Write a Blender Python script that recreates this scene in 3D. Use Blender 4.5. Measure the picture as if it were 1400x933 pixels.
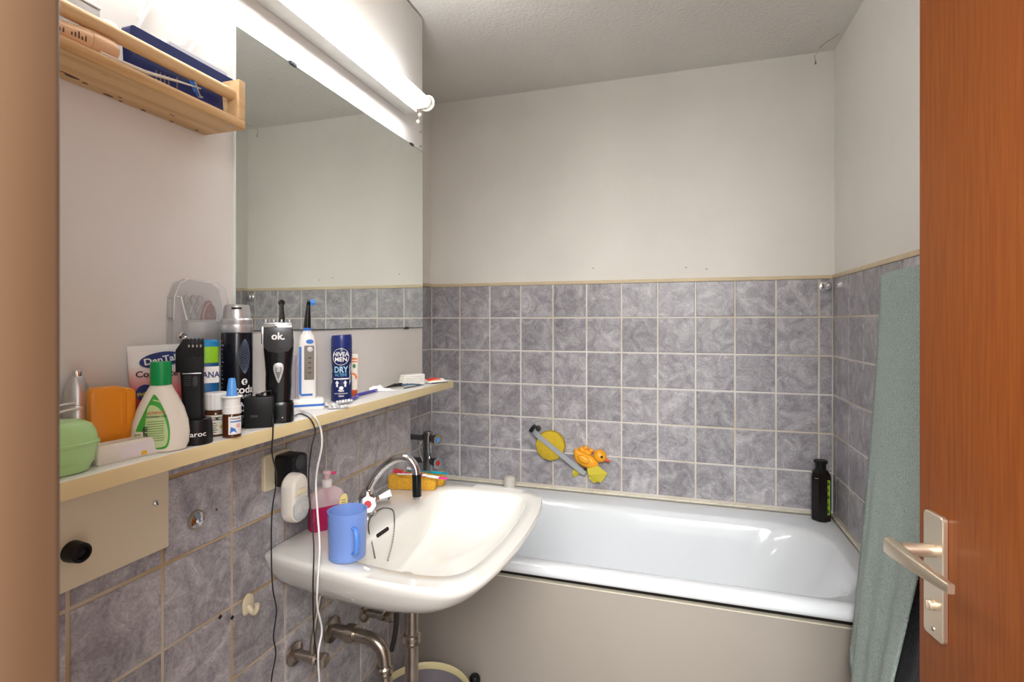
import bpy, bmesh, math, random
from mathutils import Vector, Matrix
from mathutils.bvhtree import BVHTree

random.seed(7)
for o in list(bpy.data.objects):
    bpy.data.objects.remove(o, do_unlink=True)
scene = bpy.context.scene
COL = scene.collection

# ------------------------------------------------------------------ camera
F, PX, PY = 715.1, 700.0, 440.7           # focal length and principal point, 1400x933 frame
YAW = 0.3017
CAM = Vector((0.868, -2.3205, 1.35))
cam_d = bpy.data.cameras.new('camera')
cam_d.sensor_fit = 'HORIZONTAL'
cam_d.sensor_width = 36.0
cam_d.lens = F / 1400 * 36
cam_d.shift_x = 0.0
cam_d.shift_y = -(466.5 - PY) / 1400
cam_d.clip_start = 0.02
cam_d.dof.use_dof = True
cam_d.dof.focus_distance = 1.3
cam_d.dof.aperture_fstop = 13.0
cam = bpy.data.objects.new('camera', cam_d)
cam.location = CAM
cam.rotation_euler = (math.pi / 2, 0, YAW)
COL.objects.link(cam)
scene.camera = cam

# ------------------------------------------------------------------ world, lights, exposure
world = bpy.data.worlds.new('world')
scene.world = world
world.use_nodes = True
bg = world.node_tree.nodes['Background']
bg.inputs[0].default_value = (1.0, 0.98, 0.95, 1)
bg.inputs[1].default_value = 0.8


def area(name, loc, target, sx, sy, power, color):
    d = bpy.data.lights.new(name, 'AREA')
    d.shape = 'RECTANGLE'
    d.size, d.size_y, d.energy, d.color = sx, sy, power, color
    o = bpy.data.objects.new(name, d)
    o.location = loc
    o.rotation_euler = (Vector(target) - Vector(loc)).to_track_quat('-Z', 'Y').to_euler()
    COL.objects.link(o)
    return o


area('hall_fill_light', (1.15, -3.3, 2.35), (0.75, -1.4, 1.1), 1.3, 1.1, 56.0, (1.0, 0.98, 0.96))  # fill added out of view behind the camera to flatten the lighting
LAMP = 14.0                                # tube emission
scene.view_settings.view_transform = 'Standard'
scene.view_settings.look = 'None'
scene.view_settings.exposure = 1.17
scene.view_settings.gamma = 1.0
scene.view_settings.use_curve_mapping = False

# ------------------------------------------------------------------ pixel -> point helpers
CS, SN = math.cos(YAW), math.sin(YAW)


def ray(u, v):
    a, b = (u - PX) / F, -(v - PY) / F
    return Vector((-SN + a * CS, CS + a * SN, b))


def onX(u, v, X): d = ray(u, v); return CAM + d * ((X - CAM.x) / d.x)
def onY(u, v, Y): d = ray(u, v); return CAM + d * ((Y - CAM.y) / d.y)
def onZ(u, v, Z): d = ray(u, v); return CAM + d * ((Z - CAM.z) / d.z)
def depth(p): return -SN * (p[0] - CAM.x) + CS * (p[1] - CAM.y)
def mpp(p): return depth(p) / F            # metres per pixel at a point


def facing(p):
    return math.atan2(CAM.x - p[0], -(CAM.y - p[1]))


# ------------------------------------------------------------------ materials
MATS = {}


def mat(name, col, rough=0.5, metal=0.0, bump=0.0, bscale=200.0, var=0.0, vscale=8.0, trans=0.0, alpha=1.0,
        coat=0.0, emit=0.0, sss=0.0, spec=0.5, ior=1.45):
    if name in MATS:
        return MATS[name]
    m = bpy.data.materials.new(name)
    m.use_nodes = True
    nt = m.node_tree
    b = nt.nodes['Principled BSDF']
    c = (col[0], col[1], col[2], 1)
    b.inputs['Base Color'].default_value = c
    b.inputs['Roughness'].default_value = rough
    b.inputs['Metallic'].default_value = metal
    b.inputs['Transmission Weight'].default_value = trans
    b.inputs['Alpha'].default_value = alpha
    b.inputs['Coat Weight'].default_value = coat
    b.inputs['Coat Roughness'].default_value = 0.05
    b.inputs['Specular IOR Level'].default_value = spec
    b.inputs['IOR'].default_value = ior
    if sss:
        b.inputs['Subsurface Weight'].default_value = sss
        b.inputs['Subsurface Radius'].default_value = (0.02, 0.02, 0.02)
        b.inputs['Subsurface Scale'].default_value = 0.3
    if emit:
        b.inputs['Emission Color'].default_value = c
        b.inputs['Emission Strength'].default_value = emit
    tc = nt.nodes.new('ShaderNodeTexCoord')
    n = nt.nodes.new('ShaderNodeTexNoise')
    n.inputs['Scale'].default_value = vscale
    n.inputs['Detail'].default_value = 5
    nt.links.new(tc.outputs['Object'], n.inputs['Vector'])
    mx = nt.nodes.new('ShaderNodeMix')
    mx.data_type = 'RGBA'
    vv = max(var, 0.02)
    mx.inputs[6].default_value = (col[0] * (1 - vv), col[1] * (1 - vv), col[2] * (1 - vv), 1)
    mx.inputs[7].default_value = (min(1, col[0] * (1 + vv)), min(1, col[1] * (1 + vv)), min(1, col[2] * (1 + vv)), 1)
    nt.links.new(n.outputs['Fac'], mx.inputs[0])
    nt.links.new(mx.outputs[2], b.inputs['Base Color'])
    if bump:
        n2 = nt.nodes.new('ShaderNodeTexNoise')
        n2.inputs['Scale'].default_value = bscale
        n2.inputs['Detail'].default_value = 3
        nt.links.new(tc.outputs['Object'], n2.inputs['Vector'])
        bp = nt.nodes.new('ShaderNodeBump')
        bp.inputs['Strength'].default_value = bump
        bp.inputs['Distance'].default_value = 0.004
        nt.links.new(n2.outputs['Fac'], bp.inputs['Height'])
        nt.links.new(bp.outputs['Normal'], b.inputs['Normal'])
    MATS[name] = m
    return m


def ramp(nt, stops):
    r = nt.nodes.new('ShaderNodeValToRGB')
    el = r.color_ramp.elements
    while len(el) < len(stops):
        el.new(0.5)
    for e, (p, c) in zip(el, stops):
        e.position = p
        e.color = (c[0], c[1], c[2], 1)
    return r


def tile_material():
    m = bpy.data.materials.new('grey_mottled_ceramic')
    m.use_nodes = True
    nt = m.node_tree
    L = nt.links.new
    b = nt.nodes['Principled BSDF']
    tc = nt.nodes.new('ShaderNodeTexCoord')
    oi = nt.nodes.new('ShaderNodeObjectInfo')
    mul = nt.nodes.new('ShaderNodeMath'); mul.operation = 'MULTIPLY'; mul.inputs[1].default_value = 37.0
    L(oi.outputs['Random'], mul.inputs[0])
    cmb = nt.nodes.new('ShaderNodeCombineXYZ')
    for k in range(3):
        L(mul.outputs[0], cmb.inputs[k])
    add = nt.nodes.new('ShaderNodeVectorMath'); add.operation = 'ADD'
    L(tc.outputs['Object'], add.inputs[0]); L(cmb.outputs[0], add.inputs[1])
    n1 = nt.nodes.new('ShaderNodeTexNoise')
    n1.inputs['Scale'].default_value = 15; n1.inputs['Detail'].default_value = 7; n1.inputs['Roughness'].default_value = 0.66
    n1.inputs['Distortion'].default_value = 1.2
    L(add.outputs[0], n1.inputs['Vector'])
    n2 = nt.nodes.new('ShaderNodeTexNoise')
    n2.inputs['Scale'].default_value = 75; n2.inputs['Detail'].default_value = 6; n2.inputs['Roughness'].default_value = 0.7
    n2.inputs['Distortion'].default_value = 2.2
    L(add.outputs[0], n2.inputs['Vector'])
    mixf = nt.nodes.new('ShaderNodeMix'); mixf.inputs[0].default_value = 0.42
    L(n1.outputs['Fac'], mixf.inputs[2]); L(n2.outputs['Fac'], mixf.inputs[3])
    r = ramp(nt, [(0.37, (0.20, 0.188, 0.207)), (0.46, (0.30, 0.284, 0.306)), (0.54, (0.40, 0.384, 0.403)), (0.64, (0.57, 0.552, 0.565))])
    L(mixf.outputs[0], r.inputs[0])
    # tile to tile tone
    hv = nt.nodes.new('ShaderNodeHueSaturation')
    mr = nt.nodes.new('ShaderNodeMapRange')
    mr.inputs['To Min'].default_value = 0.88; mr.inputs['To Max'].default_value = 1.12
    L(oi.outputs['Random'], mr.inputs['Value']); L(mr.outputs[0], hv.inputs['Value'])
    L(r.outputs[0], hv.inputs['Color'])
    L(hv.outputs[0], b.inputs['Base Color'])
    b.inputs['Roughness'].default_value = 0.33
    bp = nt.nodes.new('ShaderNodeBump'); bp.inputs['Strength'].default_value = 0.25; bp.inputs['Distance'].default_value = 0.0015
    L(mixf.outputs[0], bp.inputs['Height']); L(bp.outputs[0], b.inputs['Normal'])
    return m


def grout_material(name, clean, dirty, amount):
    m = bpy.data.materials.new(name)
    m.use_nodes = True
    nt = m.node_tree
    L = nt.links.new
    b = nt.nodes['Principled BSDF']
    tc = nt.nodes.new('ShaderNodeTexCoord')
    n1 = nt.nodes.new('ShaderNodeTexNoise'); n1.inputs['Scale'].default_value = 4; n1.inputs['Detail'].default_value = 6
    L(tc.outputs['Object'], n1.inputs['Vector'])
    r = ramp(nt, [(0.5 - amount, clean), (0.66 - amount * 0.5, dirty)])
    L(n1.outputs['Fac'], r.inputs[0]); L(r.outputs[0], b.inputs['Base Color'])
    b.inputs['Roughness'].default_value = 0.85
    return m


def plaster_material(name, col, bump, scale, stain=None):
    m = bpy.data.materials.new(name)
    m.use_nodes = True
    nt = m.node_tree
    L = nt.links.new
    b = nt.nodes['Principled BSDF']
    tc = nt.nodes.new('ShaderNodeTexCoord')
    n = nt.nodes.new('ShaderNodeTexNoise'); n.inputs['Scale'].default_value = 2.2; n.inputs['Detail'].default_value = 8
    L(tc.outputs['Object'], n.inputs['Vector'])
    c2 = stain or tuple(x * 0.93 for x in col)
    r = ramp(nt, [(0.35, c2), (0.62, col)])
    L(n.outputs['Fac'], r.inputs[0]); L(r.outputs[0], b.inputs['Base Color'])
    b.inputs['Roughness'].default_value = 0.8
    n2 = nt.nodes.new('ShaderNodeTexNoise'); n2.inputs['Scale'].default_value = scale; n2.inputs['Detail'].default_value = 4
    L(tc.outputs['Object'], n2.inputs['Vector'])
    bp = nt.nodes.new('ShaderNodeBump'); bp.inputs['Strength'].default_value = bump; bp.inputs['Distance'].default_value = 0.006
    L(n2.outputs['Fac'], bp.inputs['Height']); L(bp.outputs[0], b.inputs['Normal'])
    return m


def wood_material(name, light, dark, axis, scale, rough=0.45, coat=0.0, knots=False, line=30.0):
    m = bpy.data.materials.new(name)
    m.use_nodes = True
    nt = m.node_tree
    L = nt.links.new
    b = nt.nodes['Principled BSDF']
    tc = nt.nodes.new('ShaderNodeTexCoord')
    mp = nt.nodes.new('ShaderNodeMapping')
    s = [scale, scale, scale]
    s[axis] = scale * 0.035
    mp.inputs['Scale'].default_value = s
    L(tc.outputs['Object'], mp.inputs['Vector'])
    n = nt.nodes.new('ShaderNodeTexNoise'); n.inputs['Scale'].default_value = 1.0; n.inputs['Detail'].default_value = 6; n.inputs['Distortion'].default_value = 0.5
    L(mp.outputs[0], n.inputs['Vector'])
    r = ramp(nt, [(0.32, dark), (0.62, light)])
    L(n.outputs['Fac'], r.inputs[0])
    last = r.outputs[0]
    if knots:
        mp2 = nt.nodes.new('ShaderNodeMapping')
        s2 = [17.0, 17.0, 17.0]; s2[axis] = 9.0
        mp2.inputs['Scale'].default_value = s2
        L(tc.outputs['Object'], mp2.inputs['Vector'])
        v = nt.nodes.new('ShaderNodeTexVoronoi'); v.inputs['Scale'].default_value = 1.0
        L(mp2.outputs[0], v.inputs['Vector'])
        rk = ramp(nt, [(0.12, (1, 1, 1)), (0.19, (0, 0, 0))])
        L(v.outputs['Distance'], rk.inputs[0])
        mx = nt.nodes.new('ShaderNodeMix'); mx.data_type = 'RGBA'
        L(rk.outputs[0], mx.inputs[0]); L(last, mx.inputs[6]); mx.inputs[7].default_value = (0.12, 0.05, 0.02, 1)
        last = mx.outputs[2]
    L(last, b.inputs['Base Color'])
    b.inputs['Roughness'].default_value = rough
    b.inputs['Coat Weight'].default_value = coat
    b.inputs['Coat Roughness'].default_value = 0.25
    return m


M_TILE = tile_material()
M_GROUT = grout_material('pale_grout', (0.74, 0.71, 0.67), (0.62, 0.55, 0.44), 0.04)
M_GROUT_L = grout_material('stained_grout', (0.60, 0.53, 0.43), (0.44, 0.30, 0.14), 0.12)
M_PAINT = plaster_material('off_white_paint', (0.80, 0.77, 0.715), 0.12, 60)
M_CEIL = plaster_material('stippled_ceiling', (0.74, 0.71, 0.66), 0.75, 85)
M_PANEL = plaster_material('white_board_paint', (0.80, 0.78, 0.76), 0.03, 20, (0.74, 0.70, 0.65))
M_CREAM = mat('cream_trim', (0.66, 0.54, 0.36), 0.6, var=0.18, vscale=14)
M_SEAL = mat('yellowed_sealant', (0.72, 0.67, 0.54), 0.5, var=0.25, vscale=30)
M_PINE = wood_material('knotty_pine', (0.72, 0.46, 0.22), (0.50, 0.28, 0.105), 1, 48, 0.5, knots=True)
M_PINE2 = wood_material('clear_pine', (0.74, 0.50, 0.26), (0.62, 0.38, 0.17), 1, 45, 0.5)
M_DOOR = wood_material('red_brown_veneer', (0.305, 0.080, 0.008), (0.235, 0.054, 0.005), 2, 190, 0.5, coat=0.0)
M_DOOR.node_tree.nodes['Principled BSDF'].inputs['Specular IOR Level'].default_value = 0.25
M_JAMB = wood_material('tan_jamb_paint', (0.125, 0.070, 0.037), (0.115, 0.062, 0.032), 2, 30, 0.5)
M_SHELFTOP = mat('white_laminate', (0.82, 0.80, 0.76), 0.35, var=0.05)
M_SHELFEDGE = mat('yellowed_edge_band', (0.74, 0.60, 0.33), 0.45, var=0.06)
M_CERAMIC = mat('white_glazed_ceramic', (0.80, 0.785, 0.74), 0.12, coat=0.5)
M_ENAMEL = mat('white_bath_enamel', (0.74, 0.77, 0.80), 0.14, coat=0.4)
M_BOARD = mat('beige_painted_board', (0.74, 0.65, 0.47), 0.4, var=0.06, vscale=5)
M_BATHPANEL = mat('grey_beige_bath_panel', (0.34, 0.305, 0.265), 0.45, var=0.06, vscale=3)
M_CHROME = mat('chrome', (0.72, 0.72, 0.73), 0.09, 1.0)
M_STEEL = mat('brushed_steel', (0.62, 0.62, 0.63), 0.3, 1.0)
M_OLDBRASS = mat('tarnished_chrome_pipe', (0.40, 0.35, 0.30), 0.28, 1.0, var=0.35, vscale=25)
M_NICKEL = mat('champagne_anodised_metal', (0.72, 0.62, 0.49), 0.34, 0.9)
M_BLACK = mat('black_plastic', (0.009, 0.009, 0.010), 0.4, spec=0.25)
M_BLACKGLOSS = mat('glossy_black_plastic', (0.007, 0.007, 0.008), 0.18, spec=0.35)
M_DGREY = mat('dark_grey_plastic', (0.04, 0.04, 0.044), 0.45, spec=0.3)
M_WHITE = mat('white_plastic', (0.82, 0.81, 0.79), 0.35)
M_OFFWHITE = mat('aged_white_plastic', (0.72, 0.68, 0.61), 0.4)
M_IVORY = mat('ivory_plastic', (0.70, 0.62, 0.44), 0.4)
M_GREYPL = mat('silver_grey_plastic', (0.52, 0.52, 0.53), 0.35, 0.35)
M_RED = mat('red_plastic', (0.55, 0.02, 0.02), 0.35)
M_BLUE = mat('blue_plastic', (0.03, 0.16, 0.58), 0.35)
M_LBLUE = mat('light_blue_plastic', (0.10, 0.33, 0.80), 0.35)
M_NAVY = mat('navy_lacquer', (0.012, 0.022, 0.115), 0.3)
M_INK = mat('black_ink', (0.01, 0.01, 0.012), 0.6)
M_INKW = mat('white_ink', (0.85, 0.85, 0.85), 0.6)
M_INKR = mat('red_ink', (0.62, 0.05, 0.04), 0.6)
M_INKN = mat('navy_ink', (0.015, 0.03, 0.16), 0.5)
M_CLEAR = mat('clear_plastic', (0.90, 0.90, 0.91), 0.10, alpha=0.14)
M_MIRROR = mat('mirror_silvering', (0.80, 0.84, 0.80), 0.012, 1.0, var=0.02, vscale=3)
M_GLASSEDGE = mat('green_glass_edge', (0.02, 0.06, 0.05), 0.2)
M_TUBE = mat('fluorescent_glow', (0.98, 0.99, 1.0), 0.4, emit=LAMP)
M_DARK = mat('dark_hole', (0.015, 0.012, 0.01), 0.8)


# ------------------------------------------------------------------ geometry helpers
class G:
    """collects verts and faces of ONE part"""

    def __init__(self):
        self.v, self.f = [], []

    def add(self, vs, fs):
        o = len(self.v)
        self.v += [tuple(p) for p in vs]
        self.f += [tuple(i + o for i in f) for f in fs]
        return self

    def box(self, x0, x1, y0, y1, z0, z1, bev=0.0, seg=2):
        bm = bmesh.new()
        bmesh.ops.create_cube(bm, size=1)
        for w in bm.verts:
            w.co = Vector(((x0 + x1) / 2 + w.co.x * (x1 - x0), (y0 + y1) / 2 + w.co.y * (y1 - y0), (z0 + z1) / 2 + w.co.z * (z1 - z0)))
        if bev:
            bmesh.ops.bevel(bm, geom=bm.edges[:], offset=bev, segments=seg, profile=0.5, affect='EDGES')
        bm.verts.index_update()
        self.add([w.co[:] for w in bm.verts], [[w.index for w in f.verts] for f in bm.faces])
        bm.free()
        return self

    def loft(self, rings, cap0=True, cap1=True, closed=True):
        n = len(rings[0])
        vs = [p for r in rings for p in r]
        fs = []
        for k in range(len(rings) - 1):
            for i in range(n if closed else n - 1):
                j = (i + 1) % n
                fs.append((k * n + i, k * n + j, (k + 1) * n + j, (k + 1) * n + i))
        if cap0:
            fs.append(tuple(range(n - 1, -1, -1)))
        if cap1:
            fs.append(tuple(range((len(rings) - 1) * n, len(rings) * n)))
        return self.add(vs, fs)

    def lathe(self, prof, n=28, cx=0, cy=0, sx=1.0, sy=1.0, cap0=True, cap1=True):
        rings = []
        for r, z in prof:
            r = max(r, 1e-5)
            rings.append([(cx + r * sx * math.cos(2 * math.pi * i / n), cy + r * sy * math.sin(2 * math.pi * i / n), z) for i in range(n)])
        return self.loft(rings, cap0, cap1)

    def tube(self, pts, r, n=10, cap=True, flat=None):
        P = [Vector(p) for p in pts]
        rr = r if isinstance(r, (list, tuple)) else [r] * len(P)
        T = []
        for i in range(len(P)):
            a, b = P[max(i - 1, 0)], P[min(i + 1, len(P) - 1)]
            T.append((b - a).normalized())
        ref = Vector((0, 0, 1)) if abs(T[0].z) < 0.9 else Vector((1, 0, 0))
        N = (ref - T[0] * ref.dot(T[0])).normalized()
        rings = []
        for i in range(len(P)):
            if i:
                N = (N - T[i] * N.dot(T[i])).normalized()
            B = T[i].cross(N)
            fl = flat or 1.0
            rings.append([P[i] + (N * math.cos(2 * math.pi * k / n) * fl + B * math.sin(2 * math.pi * k / n)) * rr[i] for k in range(n)])
        return self.loft(rings, cap, cap)

    def prism(self, outline, y0, y1, bev=0.0):
        """outline in (x, z), extruded along y, edges softened"""
        cx = sum(p[0] for p in outline) / len(outline)
        cz = sum(p[1] for p in outline) / len(outline)
        w = max(abs(p[0] - cx) for p in outline) + 1e-6
        h = max(abs(p[1] - cz) for p in outline) + 1e-6

        def ring(y, ins):
            return [(cx + (p[0] - cx) * (1 - ins / w), y, cz + (p[1] - cz) * (1 - ins / h)) for p in outline]
        if bev:
            rings = [ring(y0, bev), ring(y0 + bev * 0.3, bev * 0.3), ring(y0 + bev, 0), ring(y1 - bev, 0), ring(y1 - bev * 0.3, bev * 0.3), ring(y1, bev)]
        else:
            rings = [ring(y0, 0), ring(y1, 0)]
        return self.loft(rings)

    def grid(self, fn, nu, nv):
        vs = [fn(i / nu, j / nv) for j in range(nv + 1) for i in range(nu + 1)]
        fs = []
        for j in range(nv):
            for i in range(nu):
                a = j * (nu + 1) + i
                fs.append((a, a + 1, a + nu + 2, a + nu + 1))
        return self.add(vs, fs)

    def sphere(self, c, r, n=14, sx=1, sy=1, sz=1):
        m = max(6, n // 2)
        rings = []
        for k in range(1, m):
            t = math.pi * k / m
            rings.append([(c[0] + r * sx * math.sin(t) * math.cos(2 * math.pi * i / n), c[1] + r * sy * math.sin(t) * math.sin(2 * math.pi * i / n), c[2] - r * sz * math.cos(t)) for i in range(n)])
        return self.loft(rings)

    def xf(self, Mx):
        self.v = [tuple(Mx @ Vector(p)) for p in self.v]
        return self

    def mesh(self, name, material, smooth=35):
        me = bpy.data.meshes.new(name)
        me.from_pydata(self.v, [], self.f)
        bm = bmesh.new(); bm.from_mesh(me)
        bmesh.ops.recalc_face_normals(bm, faces=bm.faces)
        bm.to_mesh(me); bm.free()
        if smooth:
            me.shade_smooth()
            me.set_sharp_from_angle(angle=math.radians(smooth))
        me.materials.append(material)
        return me

    def build(self, name, material, parent=None, loc=None, rot=None, smooth=35):
        o = bpy.data.objects.new(name, self.mesh(name, material, smooth))
        COL.objects.link(o)
        if parent:
            o.parent = parent
        if loc is not None:
            o.location = loc
        if rot is not None:
            o.rotation_euler = rot
        return o


def tag(o, label, cat=None, group=None, kind=None):
    o['label'] = label
    if cat:
        o['category'] = cat
    if group:
        o['group'] = group
    if kind:
        o['kind'] = kind
    return o


def thing(name, label, cat, loc=(0, 0, 0), rz=0.0, group=None, rot=None):
    o = bpy.data.objects.new(name, None)
    o.empty_display_size = 0.02
    o.location = loc
    o.rotation_euler = rot if rot else (0, 0, rz)
    COL.objects.link(o)
    return tag(o, label, cat, group)


def plabel(o, text):
    o['label'] = text
    return o


def catmull(P, n=8, closed=False):
    P = [Vector(p) for p in P]
    out = []
    m = len(P)
    for i in range(m if closed else m - 1):
        p0 = P[(i - 1) % m] if closed or i > 0 else P[0] * 2 - P[1]
        p1, p2 = P[i], P[(i + 1) % m]
        p3 = P[(i + 2) % m] if closed or i + 2 < m else P[-1] * 2 - P[-2]
        for k in range(n):
            t = k / n
            out.append(0.5 * ((2 * p1) + (p2 - p0) * t + (2 * p0 - 5 * p1 + 4 * p2 - p3) * t * t + (3 * p1 - p0 - 3 * p2 + p3) * t ** 3))
    if not closed:
        out.append(P[-1])
    return out


def rrect(x0, x1, y0, y1, r, n=8):
    out = []
    for cx, cy, a0 in ((x1 - r, y1 - r, 0), (x0 + r, y1 - r, 90), (x0 + r, y0 + r, 180), (x1 - r, y0 + r, 270)):
        for k in range(n + 1):
            a = math.radians(a0 + 90 * k / n)
            out.append((cx + r * math.cos(a), cy + r * math.sin(a)))
    return out


def ellipse(cx, cz, a, b, n=28, tilt=0.0):
    c, s = math.cos(tilt), math.sin(tilt)
    return [(cx + a * math.cos(t) * c - b * math.sin(t) * s, cz + a * math.cos(t) * s + b * math.sin(t) * c) for t in [2 * math.pi * i / n for i in range(n)]]


def text_g(txt, size, bold=0.0, sx=1.0):
    cu = bpy.data.curves.new('lettering', 'FONT')
    cu.body = txt
    cu.size = size
    cu.align_x = 'CENTER'
    cu.align_y = 'CENTER'
    cu.offset = bold * size
    cu.resolution_u = 3
    ob = bpy.data.objects.new('lettering', cu)
    COL.objects.link(ob)
    bpy.context.view_layer.update()
    dg = bpy.context.evaluated_depsgraph_get()
    me = bpy.data.meshes.new_from_object(ob.evaluated_get(dg))
    g = G().add([(v.co.x * sx, v.co.y, 0) for v in me.vertices], [tuple(p.vertices) for p in me.polygons])
    bpy.data.objects.remove(ob, do_unlink=True)
    bpy.data.meshes.remove(me)
    bpy.data.curves.remove(cu)
    return g


def wrap(g, x, z, y=None, R=None, eps=0.0004, tilt=0.0, cy=0.0):
    """put a flat (x, y) print on the front (-Y) of an item, flat at y or round a cylinder of radius R"""
    c, s = math.cos(tilt), math.sin(tilt)
    out = []
    for a, b, _ in g.v:
        px, pz = x + a * c - b * s, z + a * s + b * c
        if R:
            t = px / R
            out.append(((R + eps) * math.sin(t), cy - (R + eps) * math.cos(t), pz))
        else:
            out.append((px, y - eps, pz))
    g.v = out
    return g


def lettering(parent, txt, size, m, x, z, y=None, R=None, bold=0.02, sx=1.0, tilt=0.0, eps=0.0005, cy=0.0):
    return wrap(text_g(txt, size, bold, sx), x, z, y, R, eps, tilt, cy).build('lettering', m, parent, smooth=0)


def patch(parent, name, m, x0, x1, z0, z1, y=None, R=None, eps=0.0003, nx=10, cy=0.0):
    """flat printed rectangle"""
    g = G()
    g.grid(lambda u, v: (x0 + (x1 - x0) * u, z0 + (z1 - z0) * v, 0), nx, 1)
    return wrap(g, 0, 0, y, R, eps, 0, cy).build(name, m, parent, smooth=0)


def shape_print(parent, name, m, outline, y=None, R=None, eps=0.0003, cy=0.0):
    cx = sum(p[0] for p in outline) / len(outline)
    cz = sum(p[1] for p in outline) / len(outline)
    n = len(outline)
    vs = [(p[0], p[1], 0) for p in outline] + [(cx, cz, 0)]
    g = G().add(vs, [(i, (i + 1) % n, n) for i in range(n)])
    return wrap(g, 0, 0, y, R, eps, 0, cy).build(name, m, parent, smooth=0)


# ================================================================== SETTING
T = 0.1525
GAP = 0.0070
L2, RX = -0.265, 1.457                    # alcove wall, right wall
ZC = 2.415                                # ceiling
YD = -2.14                                # door wall
CH_END = -0.7015                          # end of the boxed-in wall
Z1 = 1.3703
PANX = 0.032                              # face of the white board above the shelf
SHZ, SHX, SHY = 1.153, 0.150, -0.683      # lower shelf: top, front, end


def struct(name, g, m, label, cat='wall', smooth=35):
    return tag(g.build(name, m, None, smooth=smooth), label, cat, kind='structure')


floor = struct('floor', G().box(L2 - 0.1, RX + 0.1, -4.2, 0.1, -0.08, 0.0), mat('grey_floor_tile', (0.26, 0.24, 0.23), 0.5, var=0.2), 'grey bathroom floor under the washbasin and bath', 'floor')
ceiling = struct('ceiling', G().box(L2 - 0.1, RX + 0.1, YD - 0.16, 0.1, ZC, ZC + 0.08), M_CEIL, 'off white stippled plaster ceiling', 'ceiling')
wall_back = struct('wall_back', G().box(L2 - 0.1, RX + 0.1, 0.008, 0.1, 0.0, ZC), M_PAINT, 'off white painted wall above grey tiles behind the bath')
wall_right = struct('wall_right', G().box(RX + 0.008, RX + 0.1, YD - 0.16, 0.008, 0.0, ZC), M_PAINT, 'off white painted side wall with grey tiles at the bath end')
wall_left = struct('wall_left', G().box(L2, -0.008, YD, CH_END - 0.001, 0.0, ZC), M_GROUT_L, 'boxed-in wall with grey tiles behind the washbasin')
wall_alcove = struct('wall_alcove', G().box(L2 - 0.1, L2 - 0.008, CH_END - 0.2, 0.008, 0.0, ZC), M_PAINT, 'recessed wall at the tap end of the bath')
# grout beds: a thin layer on which the tiles sit
gb = G().box(L2, RX, 0.0030, 0.0082, 0.585, Z1 + T + 0.002)
gb.build('grout', M_GROUT, wall_back)
gb = G().box(RX + 0.003, RX + 0.0082, -1.5, 0.003, 0.585, Z1 + T + 0.002)
gb.build('grout', M_GROUT, wall_right)
gb = G().box(L2 - 0.0082, L2 - 0.003, CH_END, 0.003, 0.585, Z1 + T + 0.002)
gb.build('grout', M_GROUT, wall_alcove)
gb = G().box(-0.0085, -0.0030, -2.09, CH_END, 0.0, 1.2223)
gb.build('grout', M_GROUT_L, wall_left)

TILES = {}


def tile(parent, axis, a0, a1, z0, z1, plane):
    """one ceramic tile; axis 'y' = faces -y at y=plane, 'l' = faces +x, 'r' = faces -x"""
    w, h = a1 - a0 - GAP, z1 - z0 - GAP
    if w < 0.006 or h < 0.006:
        return
    key = (axis, round(w, 4), round(h, 4))
    if key not in TILES:
        g = G()
        rings = []
        for d, ins in ((0.008, 0), (0.0014, 0), (0.0004, 0.0009), (0.0, 0.0026)):
            r = [(-w / 2 + ins, d, -h / 2 + ins), (w / 2 - ins, d, -h / 2 + ins), (w / 2 - ins, d, h / 2 - ins), (-w / 2 + ins, d, h / 2 - ins)]
            if axis == 'l':
                r = [(-p[1], p[0], p[2]) for p in r]
            elif axis == 'r':
                r = [(p[1], p[0], p[2]) for p in r]
            rings.append(r)
        g.loft(rings, cap0=False)
        TILES[key] = g.mesh('tile', M_TILE, 12)
    o = bpy.data.objects.new('tile', TILES[key])
    COL.objects.link(o)
    o.parent = parent
    c = ((a0 + a1) / 2, (z0 + z1) / 2)
    jit = random.uniform(-0.0005, 0.0005)
    o.location = (c[0], plane + jit, c[1]) if axis == 'y' else (plane + jit, c[0], c[1])


rows = [(Z1 + T - (k + 1) * T, Z1 + T - k * T) for k in range(6)]
xs = [L2] + [-0.1165 + i * T for i in range(11)] + [RX]
for z0, z1 in rows:
    for a, b in zip(xs[:-1], xs[1:]):
        tile(wall_back, 'y', a, b, z0, z1, 0.0)
ysr = [0.0] + [-0.0435 - i * T for i in range(10)]
for z0, z1 in rows:
    for a, b in zip(ysr[1:], ysr[:-1]):
        tile(wall_right, 'r', a, b, z0, z1, RX)
ysa = [0.0, -0.153, -0.3055, -0.458, -0.6105, CH_END]
for z0, z1 in rows:
    for a, b in zip(ysa[1:], ysa[:-1]):
        tile(wall_alcove, 'l', a, b, z0, z1, L2)
ysl = [-1.769 + i * T for i in range(-2, 8)]
zsl = [1.3748 - T * k for k in range(1, 9)] + [0.0]
for z1, z0 in zip(zsl[:-1], zsl[1:]):
    for a, b in zip(ysl[:-1], ysl[1:]):
        tile(wall_left, 'l', a, b, z0, z1, 0.0)

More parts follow.
